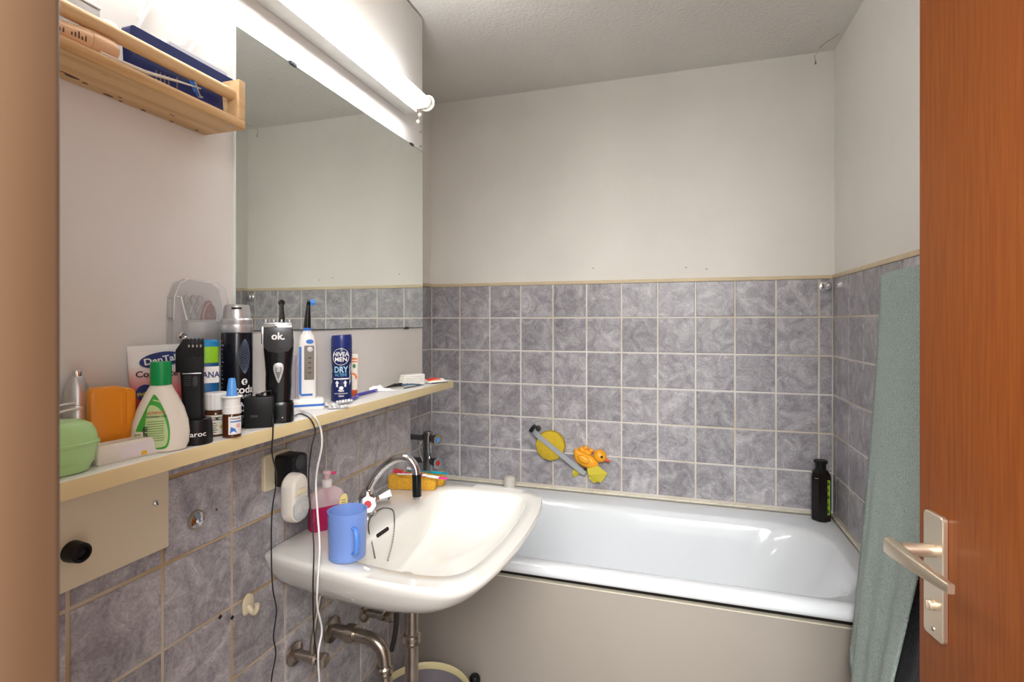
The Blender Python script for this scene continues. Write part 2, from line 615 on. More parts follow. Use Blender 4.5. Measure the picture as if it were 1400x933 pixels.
# cream finishing strips on top of the tiles, sealant on the bath rim
zt = Z1 + T
struct('trim_1', G().box(L2, RX, -0.003, 0.009, zt - 0.003, zt + 0.012, 0.002), M_CREAM, 'cream finishing strip above the back wall tiles', 'trim')
struct('trim_2', G().box(RX - 0.003, RX + 0.009, -1.5, 0.0, zt - 0.003, zt + 0.012, 0.002), M_CREAM, 'cream finishing strip above the right wall tiles', 'trim')
struct('trim_3', G().box(L2 - 0.009, L2 + 0.003, CH_END, 0.0, zt - 0.003, zt + 0.012, 0.002), M_CREAM, 'cream finishing strip above the alcove tiles', 'trim')
struct('trim_4', G().box(L2 + 0.003, RX - 0.003, -0.009, 0.001, 0.593, 0.603, 0.003), M_SEAL, 'yellowed sealant strip between the bath and the back wall tiles', 'trim')
struct('trim_5', G().box(RX - 0.010, RX + 0.001, -0.74, -0.003, 0.593, 0.604, 0.003), M_SEAL, 'yellowed sealant strip between the bath and the right wall tiles', 'trim')

# small nail holes, plaster chip and crack belong to the walls
for u, v in ((811, 367), (938, 366), (843, 394), (966, 368)):
    p = onY(u, v, 0.0075)
    G().lathe([(0.0024, 0), (0.0024, 0.0012)], 10).build('nail_hole', M_DARK, wall_back, p, (math.pi / 2, 0, 0))
chip = mat('bare_plaster_brown', (0.30, 0.22, 0.13), 0.9)
p = [onY(u, v, 0.0073) for u, v in ((1120, 67), (1118, 72), (1113, 76), (1115, 82), (1115, 88))]
g = G().tube(p, [0.0012, 0.001, 0.001, 0.0012, 0.004], 6)
plabel(g.build('plaster_crack', chip, wall_back), 'thin brown crack and chip in plaster')
p = [onZ(u, v, ZC - 0.0005) for u, v in ((1120, 66), (1129, 58), (1138, 53), (1147, 46))]
G().tube(p, 0.0012, 6).build('plaster_crack', chip, ceiling)

# white painted board above the lower shelf
board = G().box(0.002, PANX, YD, SHY + 0.003, SHZ + 0.0, ZC - 0.012, 0.0015)
wall_board = struct('wall_board', board, M_PANEL, 'tall white painted board carrying the mirror and lamp', 'wall')
for dz, yy in ((0.0, SHY + 0.001),):
    for zz in (2.005, 1.955):
        G().lathe([(0.004, 0), (0.004, 0.003), (0.002, 0.005)], 10).build('screw', M_STEEL, wall_board, (PANX, -0.697, zz), (0, math.pi / 2, 0))

# door wall: two pieces and a lintel, with wooden jamb
dx0, dx1 = 0.574, 1.425
gw = G()
gw.box(L2, dx0 - 0.05, YD - 0.12, YD, 0, ZC)
gw.box(dx1 + 0.03, RX + 0.01, YD - 0.12, YD, 0, ZC)
gw.box(dx0 - 0.05, dx1 + 0.03, YD - 0.12, YD, 2.10, ZC)
wall_door = struct('wall_door', gw, M_PAINT, 'wall around the doorway')
frame = thing('door_frame', 'tan wooden door jamb at the edge of the doorway', 'door frame', (dx0, YD, 0))
frame['kind'] = 'structure'
frame.name = 'door_2'
G().box(-0.046, 0.0, -0.026, 0.004, 0.0, 2.06, 0.004, 3).build('jamb', M_JAMB, frame)
G().box(-0.05, -0.011, -0.118, -0.027, 0.0, 2.06, 0.002).build('jamb_stop', mat('grey_jamb_paint', (0.30, 0.28, 0.26), 0.6), frame)
G().box(dx1 - dx0 + 0.0, dx1 - dx0 + 0.03, -0.118, 0.004, 0.0, 2.06, 0.004).build('jamb', M_JAMB, frame)
G().box(-0.05, dx1 - dx0 + 0.03, -0.118, 0.004, 2.06, 2.10, 0.004).build('door_head', M_JAMB, frame)

# the open door
edge = Vector((1.258, -1.284, 0))
ang = math.radians(10)
door = thing('door_1', 'open red brown veneered wooden door with metal lever handle', 'door', edge, ang)
door['kind'] = 'structure'
# local: +y is away from the hinge (free edge at y=0), -x faces the room
G().box(0.0, 0.039, -0.845, 0.0, 0.008, 2.045, 0.0015).build('door_leaf', M_DOOR, door)
# free edge lipping is a shade redder
hz = 1.0
PW, PH = 0.046, 0.197
py0 = -0.023
pl = G()
out = rrect(py0 - PW, py0, hz - 0.15, hz - 0.15 + PH, 0.007, 5)
pl.loft([[(-0.0005, p[0], p[1]) for p in out], [(-0.0062, p[0], p[1]) for p in out],
         [(-0.0078, (p[0] - (py0 - PW / 2)) * 0.94 + py0 - PW / 2, (p[1] - (hz - 0.15 + PH / 2)) * 0.985 + hz - 0.15 + PH / 2) for p in out]])
plate = plabel(pl.build('handle_plate', M_NICKEL, door), 'champagne metal backplate')
yc = py0 - PW / 2
sp = hz - 0.012
lv = G()
lv.tube([(-0.007, yc, sp), (-0.054, yc, sp)], [0.0105, 0.0098], 18)
lev = plabel(lv.build('lever_handle', M_NICKEL, door), 'champagne metal lever handle')
lb = G()
pts = [((-0.064, yc + 0.012, sp), 0.0095, 0.0125), ((-0.066, yc - 0.01, sp - 0.0005), 0.0088, 0.0120), ((-0.062, yc - 0.05, sp - 0.003), 0.0075, 0.0105), ((-0.057, yc - 0.09, sp - 0.006), 0.006, 0.0085), ((-0.053, yc - 0.112, sp - 0.008), 0.0048, 0.007)]
rings = []
for (c, wx, wz) in pts:
    o8 = rrect(-wx, wx, -wz, wz, min(wx, wz) * 0.45, 3)
    rings.append([(c[0] + a, c[1], c[2] + b) for a, b in o8])
lb.loft(rings)
lb.build('lever_grip', M_NICKEL, lev)
G().lathe([(0.0085, 0), (0.0085, 0.006), (0.007, 0.008)], 20).build('thumb_turn', M_NICKEL, door, (-0.0075, yc, hz - 0.098), (0, -math.pi / 2, 0))
G().box(-0.019, -0.0075, yc - 0.0022, yc + 0.0022, hz - 0.106, hz - 0.090, 0.0012).build('thumb_turn', M_NICKEL, door)
for zz in (hz - 0.136,):
    G().lathe([(0.0036, 0), (0.0036, 0.001), (0.002, 0.0018)], 12).build('screw', M_STEEL, door, (-0.0078, yc, zz), (0, -math.pi / 2, 0))
kh = G().box(-0.0083, -0.0075, yc - 0.0016, yc + 0.0016, hz - 0.062, hz - 0.051)
kh.build('keyhole', M_DARK, door)

# ================================================================== BATH
bath = thing('bathtub', 'white enamel bathtub fitted between the tiled walls', 'bathtub', (0, 0, 0))
RZ = 0.592


def rr_ring(x0, x1, y0, y1, r, z, n=14):
    return [(p[0], p[1], z) for p in rrect(x0, x1, y0, y1, r, n)]


X0, X1, Y0, Y1 = L2 + 0.001, RX - 0.001, -0.742, -0.002
bt = G()
bt.loft([
    rr_ring(X0 + .010, X1 - .010, Y0 + .045, Y1 - .010, .01, .557),
    rr_ring(X0, X1, Y0 + .006, Y1, .012, .557),
    rr_ring(X0, X1, Y0 + .001, Y1, .014, .561),
    rr_ring(X0, X1, Y0, Y1, .016, .570),
    rr_ring(X0, X1, Y0 + .004, Y1, .02, .581),
    rr_ring(X0 + .006, X1 - .006, Y0 + .014, Y1 - .004, .022, .589),
    rr_ring(X0 + .012, X1 - .012, Y0 + .026, Y1 - .010, .026, RZ + .001),
    rr_ring(X0 + .03, X1 - .03, Y0 + .040, Y1 - .03, .05, RZ),
    rr_ring(-.185, 1.395, Y0 + .052, -.115, .17, RZ - .003),
    rr_ring(-.178, 1.384, Y0 + .060, -.128, .18, RZ - .010),
    rr_ring(-.168, 1.368, Y0 + .070, -.140, .19, RZ - .032),
    rr_ring(-.155, 1.335, Y0 + .080, -.152, .20, .50),
    rr_ring(-.130, 1.270, Y0 + .100, -.170, .20, .40),
    rr_ring(-.100, 1.185, Y0 + .120, -.190, .19, .30),
    rr_ring(-.060, 1.100, Y0 + .145, -.215, .17, .235),
    rr_ring(-.010, 1.030, Y0 + .175, -.245, .14, .205),
    rr_ring(.10, .90, Y0 + .23, -.30, .08, .195),
], cap0=False)
tub = bt.build('tub', M_ENAMEL, bath, smooth=50)
G().box(L2 + 0.002, RX - 0.002, -0.706, -0.690, 0.004, 0.523, 0.001).build('bath_panel', M_BATHPANEL, bath)
plabel(bath.children[-1], 'grey beige front panel')
G().box(L2 + 0.002, RX - 0.002, -0.688, -0.68, 0.10, 0.545).build('gap_shade', M_DARK, bath)  # dark sheet standing in for the shade in the gap under the rim
G().box(L2 + 0.002, RX - 0.002, -0.7065, -0.690, 0.5232, 0.5262).build('panel_lip', M_SEAL, bath)

# ================================================================== WASHBASIN
YS = -1.112
basin = thing('washbasin', 'white ceramic wall-hung washbasin on tiled wall', 'washbasin', (0, YS, 0.845))
half = [(0.0, .262), (.012, .272), (.10, .288), (.22, .306), (.33, .314), (.42, .309), (.475, .290), (.506, .245), (.523, .16), (.530, .05)]
outp = [(p[0], -p[1]) for p in half] + [(p[0], p[1]) for p in reversed(half)]
dense = [(v.x, v.y) for v in catmull([(a, b, 0) for a, b in outp], 6)]
halfi = [(.190, .06), (.187, .15), (.188, .205), (.205, .237), (.25, .250), (.33, .258), (.40, .256), (.445, .238), (.470, .19), (.482, .10), (.485, .03)]
inp = [(p[0], -p[1]) for p in halfi] + [(p[0], p[1]) for p in reversed(halfi)]
densei = [(v.x, v.y) for v in catmull([(a, b, 0) for a, b in inp], 6, True)]
CC = (0.325, 0.0)
NA = 144


def star(poly, sc=1.0, off=(0, 0), xs=1.0, c=CC):
    out = []
    n = len(poly)
    for k in range(NA):
        a = 2 * math.pi * k / NA
        d = (math.cos(a), math.sin(a))
        best = 0
        for i in range(n):
            p, q = poly[i], poly[(i + 1) % n]
            ex, ey = q[0] - p[0], q[1] - p[1]
            den = d[0] * ey - d[1] * ex
            if abs(den) < 1e-12:
                continue
            wx, wy = p[0] - c[0], p[1] - c[1]
            t = (wx * ey - wy * ex) / den
            s = (wx * d[1] - wy * d[0]) / den
            if t > 0 and -1e-6 <= s <= 1 + 1e-6:
                best = max(best, t)
        out.append((c[0] + d[0] * best * sc * xs + off[0], c[1] + d[1] * best * sc + off[1]))
    return out


def ring3(p2, z):
    return [(max(a, 0.0015), b, z) for a, b in p2]


so, si = star(dense), star(densei)


def blend(pa, pb, t):
    return [(a[0] + (b[0] - a[0]) * t, a[1] + (b[1] - a[1]) * t) for a, b in zip(pa, pb)]


def towards_wall(p, sy, xf):
    """underside outline: narrower, front pulled back to xf"""
    return [(a * xf / 0.53, b * sy) for a, b in p]


sk = G()
sk.loft([
    ring3(towards_wall(so, .45, .24), -.128),
    ring3(towards_wall(so, .60, .32), -.124),
    ring3(towards_wall(so, .74, .395), -.107),
    ring3(towards_wall(so, .85, .452), -.081),
    ring3(towards_wall(so, .93, .493), -.053),
    ring3(towards_wall(so, .975, .518), -.028),
    ring3(so, -.012),
    ring3(blend(so, si, .012), -.004),
    ring3(blend(so, si, .06), -.0),
    ring3(blend(so, si, .5), -.002),
    ring3(blend(so, si, .93), -.002),
    ring3(si, -.005),
    ring3(star(densei, .965), -.016),
    ring3(star(densei, .91, (-.006, -.006)), -.045),
    ring3(star(densei, .81, (-.020, -.020)), -.080),
    ring3(star(densei, .66, (-.040, -.038)), -.102),
    ring3(star(densei, .42, (-.066, -.056)), -.114),
    ring3(star(densei, .12, (-.088, -.068)), -.117),
])
bowl = sk.build('bowl', M_CERAMIC, basin, smooth=60)
G().lathe([(.024, 0), (.024, .002), (.018, .003), (.006, .001)], 24).build('drain_ring', M_CHROME, basin, (.237, -.068, -.1175))

bpy.context.view_layer.update()


def hit(obj, u, v):
    me = obj.data
    mw = obj.matrix_world
    bv = BVHTree.FromPolygons([mw @ w.co for w in me.vertices], [tuple(p.vertices) for p in me.polygons])
    loc, nor, idx, d = bv.ray_cast(CAM, ray(u, v).normalized())
    return loc, nor


loc, nor = hit(bowl, 523, 728)
if loc:
    sl = G()
    o8 = rrect(-.026, .026, -.0045, .0045, .004, 4)
    sl.loft([[(p[0], p[1], 0) for p in o8], [(p[0], p[1], .0012) for p in o8]])
    o = sl.build('overflow_slot', M_DARK, basin)
    zax = nor.normalized()
    xax = Vector((0, 1, 0)); xax = (xax - zax * xax.dot(zax)).normalized()
    R3 = Matrix((xax, zax.cross(xax), zax)).transposed()
    o.matrix_world = Matrix.Translation(loc) @ R3.to_4x4()

# faucet
fb = Vector((.095, YS - 0.005, .8435))
tap = thing('basin_faucet', 'chrome basin faucet with swan neck spout and black nozzle', 'faucet', fb)
G().lathe([(.026, 0), (.026, .004), (.021, .010), (.021, .030), (.024, .045), (.019, .058), (.014, .066)], 28).build('body', M_CHROME, tap)
neck = catmull([(0.0, 0, .055), (.012, .002, .085), (.042, .006, .125), (.080, .012, .150), (.112, .016, .150), (.130, .018, .128), (.134, .019, .100)], 8)
G().tube(neck, .0105, 14).build('spout', M_CHROME, tap)
G().tube([(.1335, .0188, .112), (.1345, .019, .055)], .0118, 16).build('nozzle', M_BLACKGLOSS, tap)
plabel(tap.children[-1], 'black rubber nozzle')
G().tube([(.1345, .019, .056), (.1345, .019, .049)], .0108, 16).build('nozzle_ring', M_CHROME, tap)
for s, mt in ((-1, M_RED), (1, M_LBLUE)):
    d = Vector((.55, s * .80, .24)).normalized()
    st = Vector((.006, s * .012, .034))
    k = G().tube([st, st + d * .016, st + d * .020, st + d * .036, st + d * .047], [.010, .011, .0125, .018, .0215], 7)
    kn = k.build('tap_handle', M_CHROME, tap, smooth=20)
    G().tube([st + d * .0465, st + d * .0482], .0095, 16).build('colour_dot', mt, kn)
    plabel(kn.children[-1], 'red hot-water dot' if s < 0 else 'blue cold-water dot')
# bead chain of the plug
def beads(path, parent, m, r=.0021):
    pts = catmull(path, 14)
    G().tube(pts, [r if i % 2 else r * .45 for i in range(len(pts))], 6).build('bead_chain', m, parent, smooth=60)


def bowl_pt(u, v, lift=.002):
    l, n = hit(bowl, u, v)
    return l + n * lift - fb


cp = [Vector((.020, .006, .006)), bowl_pt(524, 696), bowl_pt(537, 699), bowl_pt(539, 715), bowl_pt(536, 740), bowl_pt(529, 768)]
beads(cp, tap, mat('dull_chain_metal', (.20, .19, .18), .4, .8))
cp = [Vector((.021, -.006, .006)), bowl_pt(505, 712), bowl_pt(504, 726), bowl_pt(508, 745), bowl_pt(512, 764)]
beads(cp, tap, mat('dull_chain_metal', (.20, .19, .18), .4, .8))

# drain trap and supply under the basin
DX, DY = .243, -1.152
trap = thing('sink_trap', 'tarnished chrome drain trap below the washbasin', 'pipe', (DX, DY, .703))
G().lathe([(.020, .012), (.024, .010), (.024, -.008), (.019, -.010), (.0165, -.012), (.0165, -.125), (.021, -.128), (.0225, -.134), (.021, -.140), (.0225, -.146), (.020, -.152), (.0165, -.155), (.0165, -.25)], 22).build('down_pipe', M_OLDBRASS, trap)
ub = catmull([(0, 0, -.24), (-.003, 0, -.275), (-.03, 0, -.300), (-.06, 0, -.290), (-.075, 0, -.255), (-.077, 0, -.215), (-.083, 0, -.185), (-.108, 0, -.165), (-.15, 0, -.160), (-.232, 0, -.158)], 8)
G().tube(ub, .0165, 16).build('trap_bend', M_OLDBRASS, trap)
G().tube([(-.0765, 0, -.245), (-.0765, 0, -.238), (-.0768, 0, -.232), (-.0772, 0, -.226), (-.0775, 0, -.222)], [.019, .022, .0205, .022, .019], 16).build('coupling', M_OLDBRASS, trap)
G().tube([(-.2335, 0, -.158), (-.228, 0, -.158), (-.222, 0, -.158)], [.033, .032, .020], 22).build('wall_flange', M_OLDBRASS, trap)
G().tube([(-.185, 0, -.158), (-.160, 0, -.158)], .0225, 16).build('coupling', M_OLDBRASS, trap)
G().tube([(-.018, 0, -.040), (-.15, -.0, -.028)], .0105, 14).build('overflow_pipe', M_OLDBRASS, trap)
G().tube([(-.010, 0, -.040), (-.036, 0, -.038)], .015, 14).build('coupling', M_OLDBRASS, trap)
for yy, nm in ((-1.285, 'hot'), (-.985, 'cold')):
    vv = thing('stop_valve', 'tarnished chrome stop valve with supply pipe under the near end of the washbasin' if nm == 'hot' else 'dark stop valve under the far end of the washbasin by the bath', 'valve', (0.002, yy, .56))
    if nm == 'cold':
        vv.location = (0.002, yy, .50)
    vh = G().lathe([(.027, 0), (.026, .005), (.012, .010), (.011, .045), (.014, .048), (.014, .062), (.010, .066)], 20).xf(Matrix.Rotation(math.pi / 2, 4, 'Y'))
    vh.build('valve_body', M_OLDBRASS, vv)
    G().lathe([(.010, .0), (.017, .010), (.017, .020), (.012, .026)], 6).xf(Matrix.Translation((.066, 0, 0)) @ Matrix.Rotation(math.pi / 2, 4, 'Y')).build('valve_knob', M_OLDBRASS, vv, smooth=20)
    top = .845 - .13 - vv.location.z
    G().tube(catmull([(.052, 0, .004), (.053, 0, .04), (.058, .01 * (1 if nm == 'hot' else -1), top - .05), (.062, .02 * (1 if nm == 'hot' else -1), top)], 6), .0055, 10).build('supply_pipe', M_OLDBRASS, vv)
sp_ = G().tube(catmull([(.13, -1.03, .705), (.131, -1.03, .60), (.128, -1.028, .50), (.11, -1.02, .43)], 8), .0075, 10).build('flexible_hose', mat('dark_rubber_hose', (.035, .03, .028), .5))
tag(sp_, 'dark flexible supply hose hanging behind the drain trap', 'hose')

# ================================================================== BATH MIXER
MY = -0.33
mixp = Vector((L2 + 0.115, MY, 0.0))
q = onY(585, 600, MY)
MXX = q.x
ztop = onY(586, 592, MY).z
M_DCHROME = mat('dark_chrome', (.30, .30, .31), .12, 1.0)
mixer = thing('bath_mixer', 'dark chrome bath mixer with two knobs on the alcove wall', 'faucet', (MXX, MY, ztop - .10))
G().tube([(0, 0, .105), (0, 0, .100), (0, 0, -.055), (0, 0, -.075)], [.017, .021, .021, .014], 18).build('body', M_DCHROME, mixer)
for zz, dot in ((.078, M_LBLUE), (-.018, M_RED)):
    G().tube([(L2 - MXX + .002, 0, zz), (-.015, 0, zz)], .012, 14).build('wall_pipe', M_DCHROME, mixer)
    G().tube([(L2 - MXX + .0005, 0, zz), (L2 - MXX + .012, 0, zz)], [.028, .018], 18).build('wall_flange', M_CHROME, mixer)
    d = Vector((.93, -.34, -.04)).normalized()
    st = Vector((.010, 0, zz))
    kn = G().tube([st, st + d * .014, st + d * .018, st + d * .036, st + d * .046], [.013, .014, .017, .021, .026], 6).build('tap_handle', M_DCHROME, mixer, smooth=20)
    G().tube([st + d * .0455, st + d * .0475], .011, 16).build('colour_dot', dot, kn)
G().tube(catmull([(0, 0, -.07), (.03, -.02, -.085), (.07, -.03, -.10), (.085, -.03, -.125)], 6), .010, 12).build('spout', M_CHROME, mixer)
hp = catmull([(-.028, -.005, .06), (-.034, -.01, .03), (-.026, -.01, 0.0), (-.01, -.01, -.03)], 12)
G().tube(hp, [.0042 if i % 2 else .0034 for i in range(len(hp))], 8).build('shower_hose', M_STEEL, mixer)

# ================================================================== LOWER SHELF
shelf = thing('wall_shelf', 'long white laminate wall shelf with yellowed front edge below the mirror', 'shelf', (0, 0, 0))
G().box(0.002, SHX - 0.0012, YD + 0.01, SHY, SHZ - 0.0235, SHZ, 0.0005).build('shelf_board', M_SHELFTOP, shelf)
eb = G().box(SHX - 0.0012, SHX, YD + 0.01, SHY, SHZ - 0.0235, SHZ - 0.0003, 0.0004)
plabel(eb.build('edge_band', M_SHELFEDGE, shelf), 'yellowed edge banding')
# beige control board below
cb = thing('control_board', 'beige board with black knob under the long shelf', 'board', (0.0, 0, 0))
G().box(0.001, 0.013, YD + 0.02, -1.616, 0.952, SHZ - 0.024, 0.003).build('board', M_BOARD, cb)
kp = onX(98, 754, 0.013)
G().lathe([(.0155, 0), (.0155, .006), (.0140, .022), (.0125, .0235), (.0095, .0235), (.0085, .019), (.004, .021)], 26).build('knob', M_BLACK, cb, kp, (0, math.pi / 2, 0))
kp = onX(213, 688, 0.013)
sc = G().lathe([(.0048, 0), (.0045, .002), (.003, .0032)], 16).build('screw', M_STEEL, cb, kp, (0, math.pi / 2, 0))
G().box(-.0042, .0042, -.0006, .0006, .0030, .0036).build('screw_slot', M_DARK, sc, rot=(0, 0, .5))

# chrome disc, hook, rust mark, socket on the tiles
p = onX(268, 711, 0.0008)
cd = thing('chrome_wall_disc', 'small round chrome disc stuck on the tile below the shelf', 'wall hook', p, rot=(0, math.pi / 2, 0))
G().lathe([(.0165, 0), (.0165, .002), (.0145, .005), (.008, .0075), (.001, .0082)], 28).build('cap', M_CHROME, cd)
G().lathe([(.0185, 0), (.0185, .0012), (.0165, .0018)], 28).build('rim', mat('old_brass', (.42, .36, .25), .35, .8), cd)
p = onX(296, 697, 0.0006)
G().lathe([(.0022, -.001), (.0022, .0008)], 10).build('rust_mark', mat('rust', (.22, .05, .02), .8), wall_left, p, (0, math.pi / 2, 0))
for u, v in ((301, 844), (317.5, 845)):
    p = onX(u, v, 0.0002)
    G().box(-.0005, .0010, -.0035, .0035, -.0035, .0035, .0008).build('grout_chip', M_DARK, wall_left, p, (0.6, 0, 0))
p = onX(338, 826, 0.0008)
hk = thing('adhesive_hook', 'ivory adhesive plastic hook on the tile below the chrome disc', 'wall hook', p)
outl = [(-.0145, -.014), (-.0145, .006), (-.012, .014), (-.006, .020), (0, .0225), (.006, .020), (.012, .014), (.0145, .006), (.0145, -.014), (.010, -.020), (-.010, -.020)]
G().prism(outl, -.004, 0.0, .001).xf(Matrix.Rotation(math.pi / 2, 4, 'Z')).build('back_plate', M_IVORY, hk)
hpth = catmull([(.002, 0, -.004), (.012, 0, -.014), (.020, 0, -.015), (.025, 0, -.006), (.0255, 0, .004)], 6)
G().tube(hpth, [.006] * 8 + [.0055] * (len(hpth) - 8), 12).build('hook', M_IVORY, hk)

# socket plate, black adapter, white plug-in
p0, p1 = onX(355, 668, 0.001), onX(372, 615, 0.001)
pc = onX(372, 645, 0.001)
sk_ = thing('wall_socket', 'ivory wall socket plate behind the black plug adapter', 'socket', (0.001, pc.y + .008, pc.z + .002))
o8 = rrect(-.040, .040, -.040, .040, .006, 4)
G().loft([[(0, a, b) for a, b in o8], [(.007, a, b) for a, b in o8], [(.009, a * .95, b * .95) for a, b in o8]]).build('plate', M_IVORY, sk_)
pa = onX(389, 640, 0.012)
ad = thing('plug_adapter', 'black double socket adapter plugged into the ivory socket', 'adapter', (0.0105, pa.y - .006, pa.z))
o8 = rrect(-.026, .026, -.036, .036, .008, 5)
G().loft([[(0, a * .9, b * .95) for a, b in o8], [(.004, a, b) for a, b in o8], [(.044, a, b) for a, b in o8], [(.049, a * .92, b * .94) for a, b in o8]]).build('housing', M_BLACK, ad)
for zz in (.018, -.018):
    G().lathe([(.0165, 0), (.0165, .0018), (.0150, .0018), (.0140, -.006)], 24, cap1=True).build('outlet', M_DGREY, ad, (.0492, 0, zz), (0, math.pi / 2, 0))
pn = onX(408, 680, 0.085)
nl = thing('plug_in_night_light', 'off-white oval plug-in device hanging below the black adapter', 'night light', (0.062, pn.y - .004, pn.z))
o8 = rrect(-.0265, .0265, -.053, .053, .0260, 8)
G().loft([[(0, a * .85, b * .9) for a, b in o8], [(.006, a, b) for a, b in o8], [(.022, a, b) for a, b in o8], [(.030, a * .93, b * .96) for a, b in o8], [(.034, a * .75, b * .85) for a, b in o8]]).build('housing', M_OFFWHITE, nl)
o8 = rrect(-.0235, .0235, -.047, .006, .0215, 8)
dome = G().loft([[(.030, a, b) for a, b in o8], [(.0355, a * .97, b * .97 - .0006) for a, b in o8], [(.038, a * .80, b * .82 - .003) for a, b in o8]])
plabel(dome.build('diffuser', mat('frosted_diffuser', (.62, .64, .63), .25, trans=.25), nl), 'frosted ribbed diffuser')
for k in range(4):
    r = .006 + .004 * k
    G().tube([(.0388 - .0003 * k, r * math.cos(t), -.026 + r * math.sin(t)) for t in [math.pi * i / 10 for i in range(11)]], .0005, 5).build('rib', M_OFFWHITE, nl)
G().box(.0335, .0365, -.016, .016, .009, .022, .002).build('sensor_window', M_IVORY, nl)
G().tube([(-.012, -.009, .014), (.004, -.009, .014)], .0024, 8).build('plug_pin', M_STEEL, nl)
G().tube([(-.012, .009, .014), (.004, .009, .014)], .0024, 8).build('plug_pin', M_STEEL, nl)

# ================================================================== MIRROR AND LAMP
mx0 = PANX + 0.0005
ym0, ym1 = onX(321, 200, .038).y, SHY - 0.004
zm0, zm1 = 1.331, 1.938
mirror = thing('wall_mirror', 'large frameless rectangular mirror on the white board', 'mirror', (mx0, (ym0 + ym1) / 2, zm0))
hw, hh = (ym1 - ym0) / 2, zm1 - zm0
G().box(0.0, 0.0050, -hw, hw, 0, hh).build('glass_body', M_GLASSEDGE, mirror, smooth=0)
mm = bpy.data.materials.new('hazy_mirror')
mm.use_nodes = True
nt = mm.node_tree
b = nt.nodes['Principled BSDF']
b.inputs['Metallic'].default_value = 1.0
b.inputs['Base Color'].default_value = (0.80, 0.83, 0.79, 1)
b.inputs['Roughness'].default_value = 0.015
tc = nt.nodes.new('ShaderNodeTexCoord')
n1 = nt.nodes.new('ShaderNodeTexNoise'); n1.inputs['Scale'].default_value = 9; n1.inputs['Detail'].default_value = 8; n1.inputs['Distortion'].default_value = 1.5
nt.links.new(tc.outputs['Object'], n1.inputs['Vector'])
sx_ = nt.nodes.new('ShaderNodeSeparateXYZ'); nt.links.new(tc.outputs['Object'], sx_.inputs[0])
mr = nt.nodes.new('ShaderNodeMapRange'); mr.inputs['From Min'].default_value = 0.35; mr.inputs['From Max'].default_value = 0.61; mr.inputs['To Min'].default_value = 0.0; mr.inputs['To Max'].default_value = 0.10
nt.links.new(sx_.outputs['Z'], mr.inputs['Value'])
rp = ramp(nt, [(0.56, (0, 0, 0)), (0.80, (1, 1, 1))])
nt.links.new(n1.outputs['Fac'], rp.inputs[0])
mul = nt.nodes.new('ShaderNodeMath'); mul.operation = 'MULTIPLY'
nt.links.new(mr.outputs[0], mul.inputs[0]); nt.links.new(rp.outputs[0], mul.inputs[1])
addm = nt.nodes.new('ShaderNodeMath'); addm.operation = 'ADD'; addm.inputs[1].default_value = 0.03
nt.links.new(mul.outputs[0], addm.inputs[0])
df = nt.nodes.new('ShaderNodeBsdfDiffuse'); df.inputs[0].default_value = (0.8, 0.8, 0.78, 1)
ms = nt.nodes.new('ShaderNodeMixShader')
nt.links.new(addm.outputs[0], ms.inputs[0]); nt.links.new(b.outputs[0], ms.inputs[1]); nt.links.new(df.outputs[0], ms.inputs[2])
nt.links.new(ms.outputs[0], nt.nodes['Material Output'].inputs[0])
G().box(0.0050, 0.0056, -hw + .0025, hw - .0025, .002, hh - .002).build('mirror_surface', mm, mirror, smooth=0)
G().box(0.0, 0.0066, -hw - .0004, -hw + .0018, 0, hh, .0004).build('polished_edge', mat('pale_glass_edge', (.75, .82, .78), .15), mirror)
for yy, zz in ((-hw + .165, hh), (hw - .08, hh), (hw - .115, 0)):
    G().box(0.0, 0.0085, yy - .010, yy + .010, zz - .004, zz + .004, .001).build('mirror_clip', M_DGREY, mirror)

lamp = thing('fluorescent_lamp', 'white fluorescent batten lamp above the mirror', 'lamp', (PANX, -.813, 2.022))
LL = 1.22
body = G().box(0.0005, .047, -LL, 0, 0, .056, .0015)
body.build('housing', mat('white_lamp_enamel', (.78, .77, .73), .35), lamp)
G().tube([(.078, .012, .030), (.078, -LL - .012, .030)], .0148, 24, True).build('fluorescent_tube', M_TUBE, lamp)
for yy, d in ((.010, 1), (-LL - .010, -1)):
    ls = G().lathe([(.010, -.010), (.0155, -.010), (.0185, -.006), (.020, 0), (.0255, .001), (.0265, .004), (.0255, .007), (.020, .008), (.019, .012), (.006, .012)], 26)
    ls.xf(Matrix.Translation((.078, yy, .030)) @ Matrix.Rotation(-math.pi / 2 * d, 4, 'X'))
    e = ls.build('lamp_socket', M_OFFWHITE, lamp)
    G().box(.040, .080, min(yy, yy - .014 * d), max(yy, yy - .014 * d), .010, .034, .002).build('socket_arm', M_OFFWHITE, lamp)
G().sphere((.052, .012, -.004), .006, 10).build('pull_bead', M_OFFWHITE, lamp)
G().sphere((.046, .012, -.026), .006, 10).build('pull_bead', M_OFFWHITE, lamp)
G().tube([(.052, .012, -.002), (.046, .012, -.026)], .0008, 6).build('pull_cord', M_OFFWHITE, lamp)
G().lathe([(.004, 0), (.004, .001), (.002, .002)], 10).build('screw', M_DGREY, lamp, (.047, -.018, .022), (0, math.pi / 2, 0))
G().lathe([(.004, 0), (.004, .001), (.002, .002)], 10).build('screw', M_DGREY, lamp, (.047, -.42, .040), (0, math.pi / 2, 0))

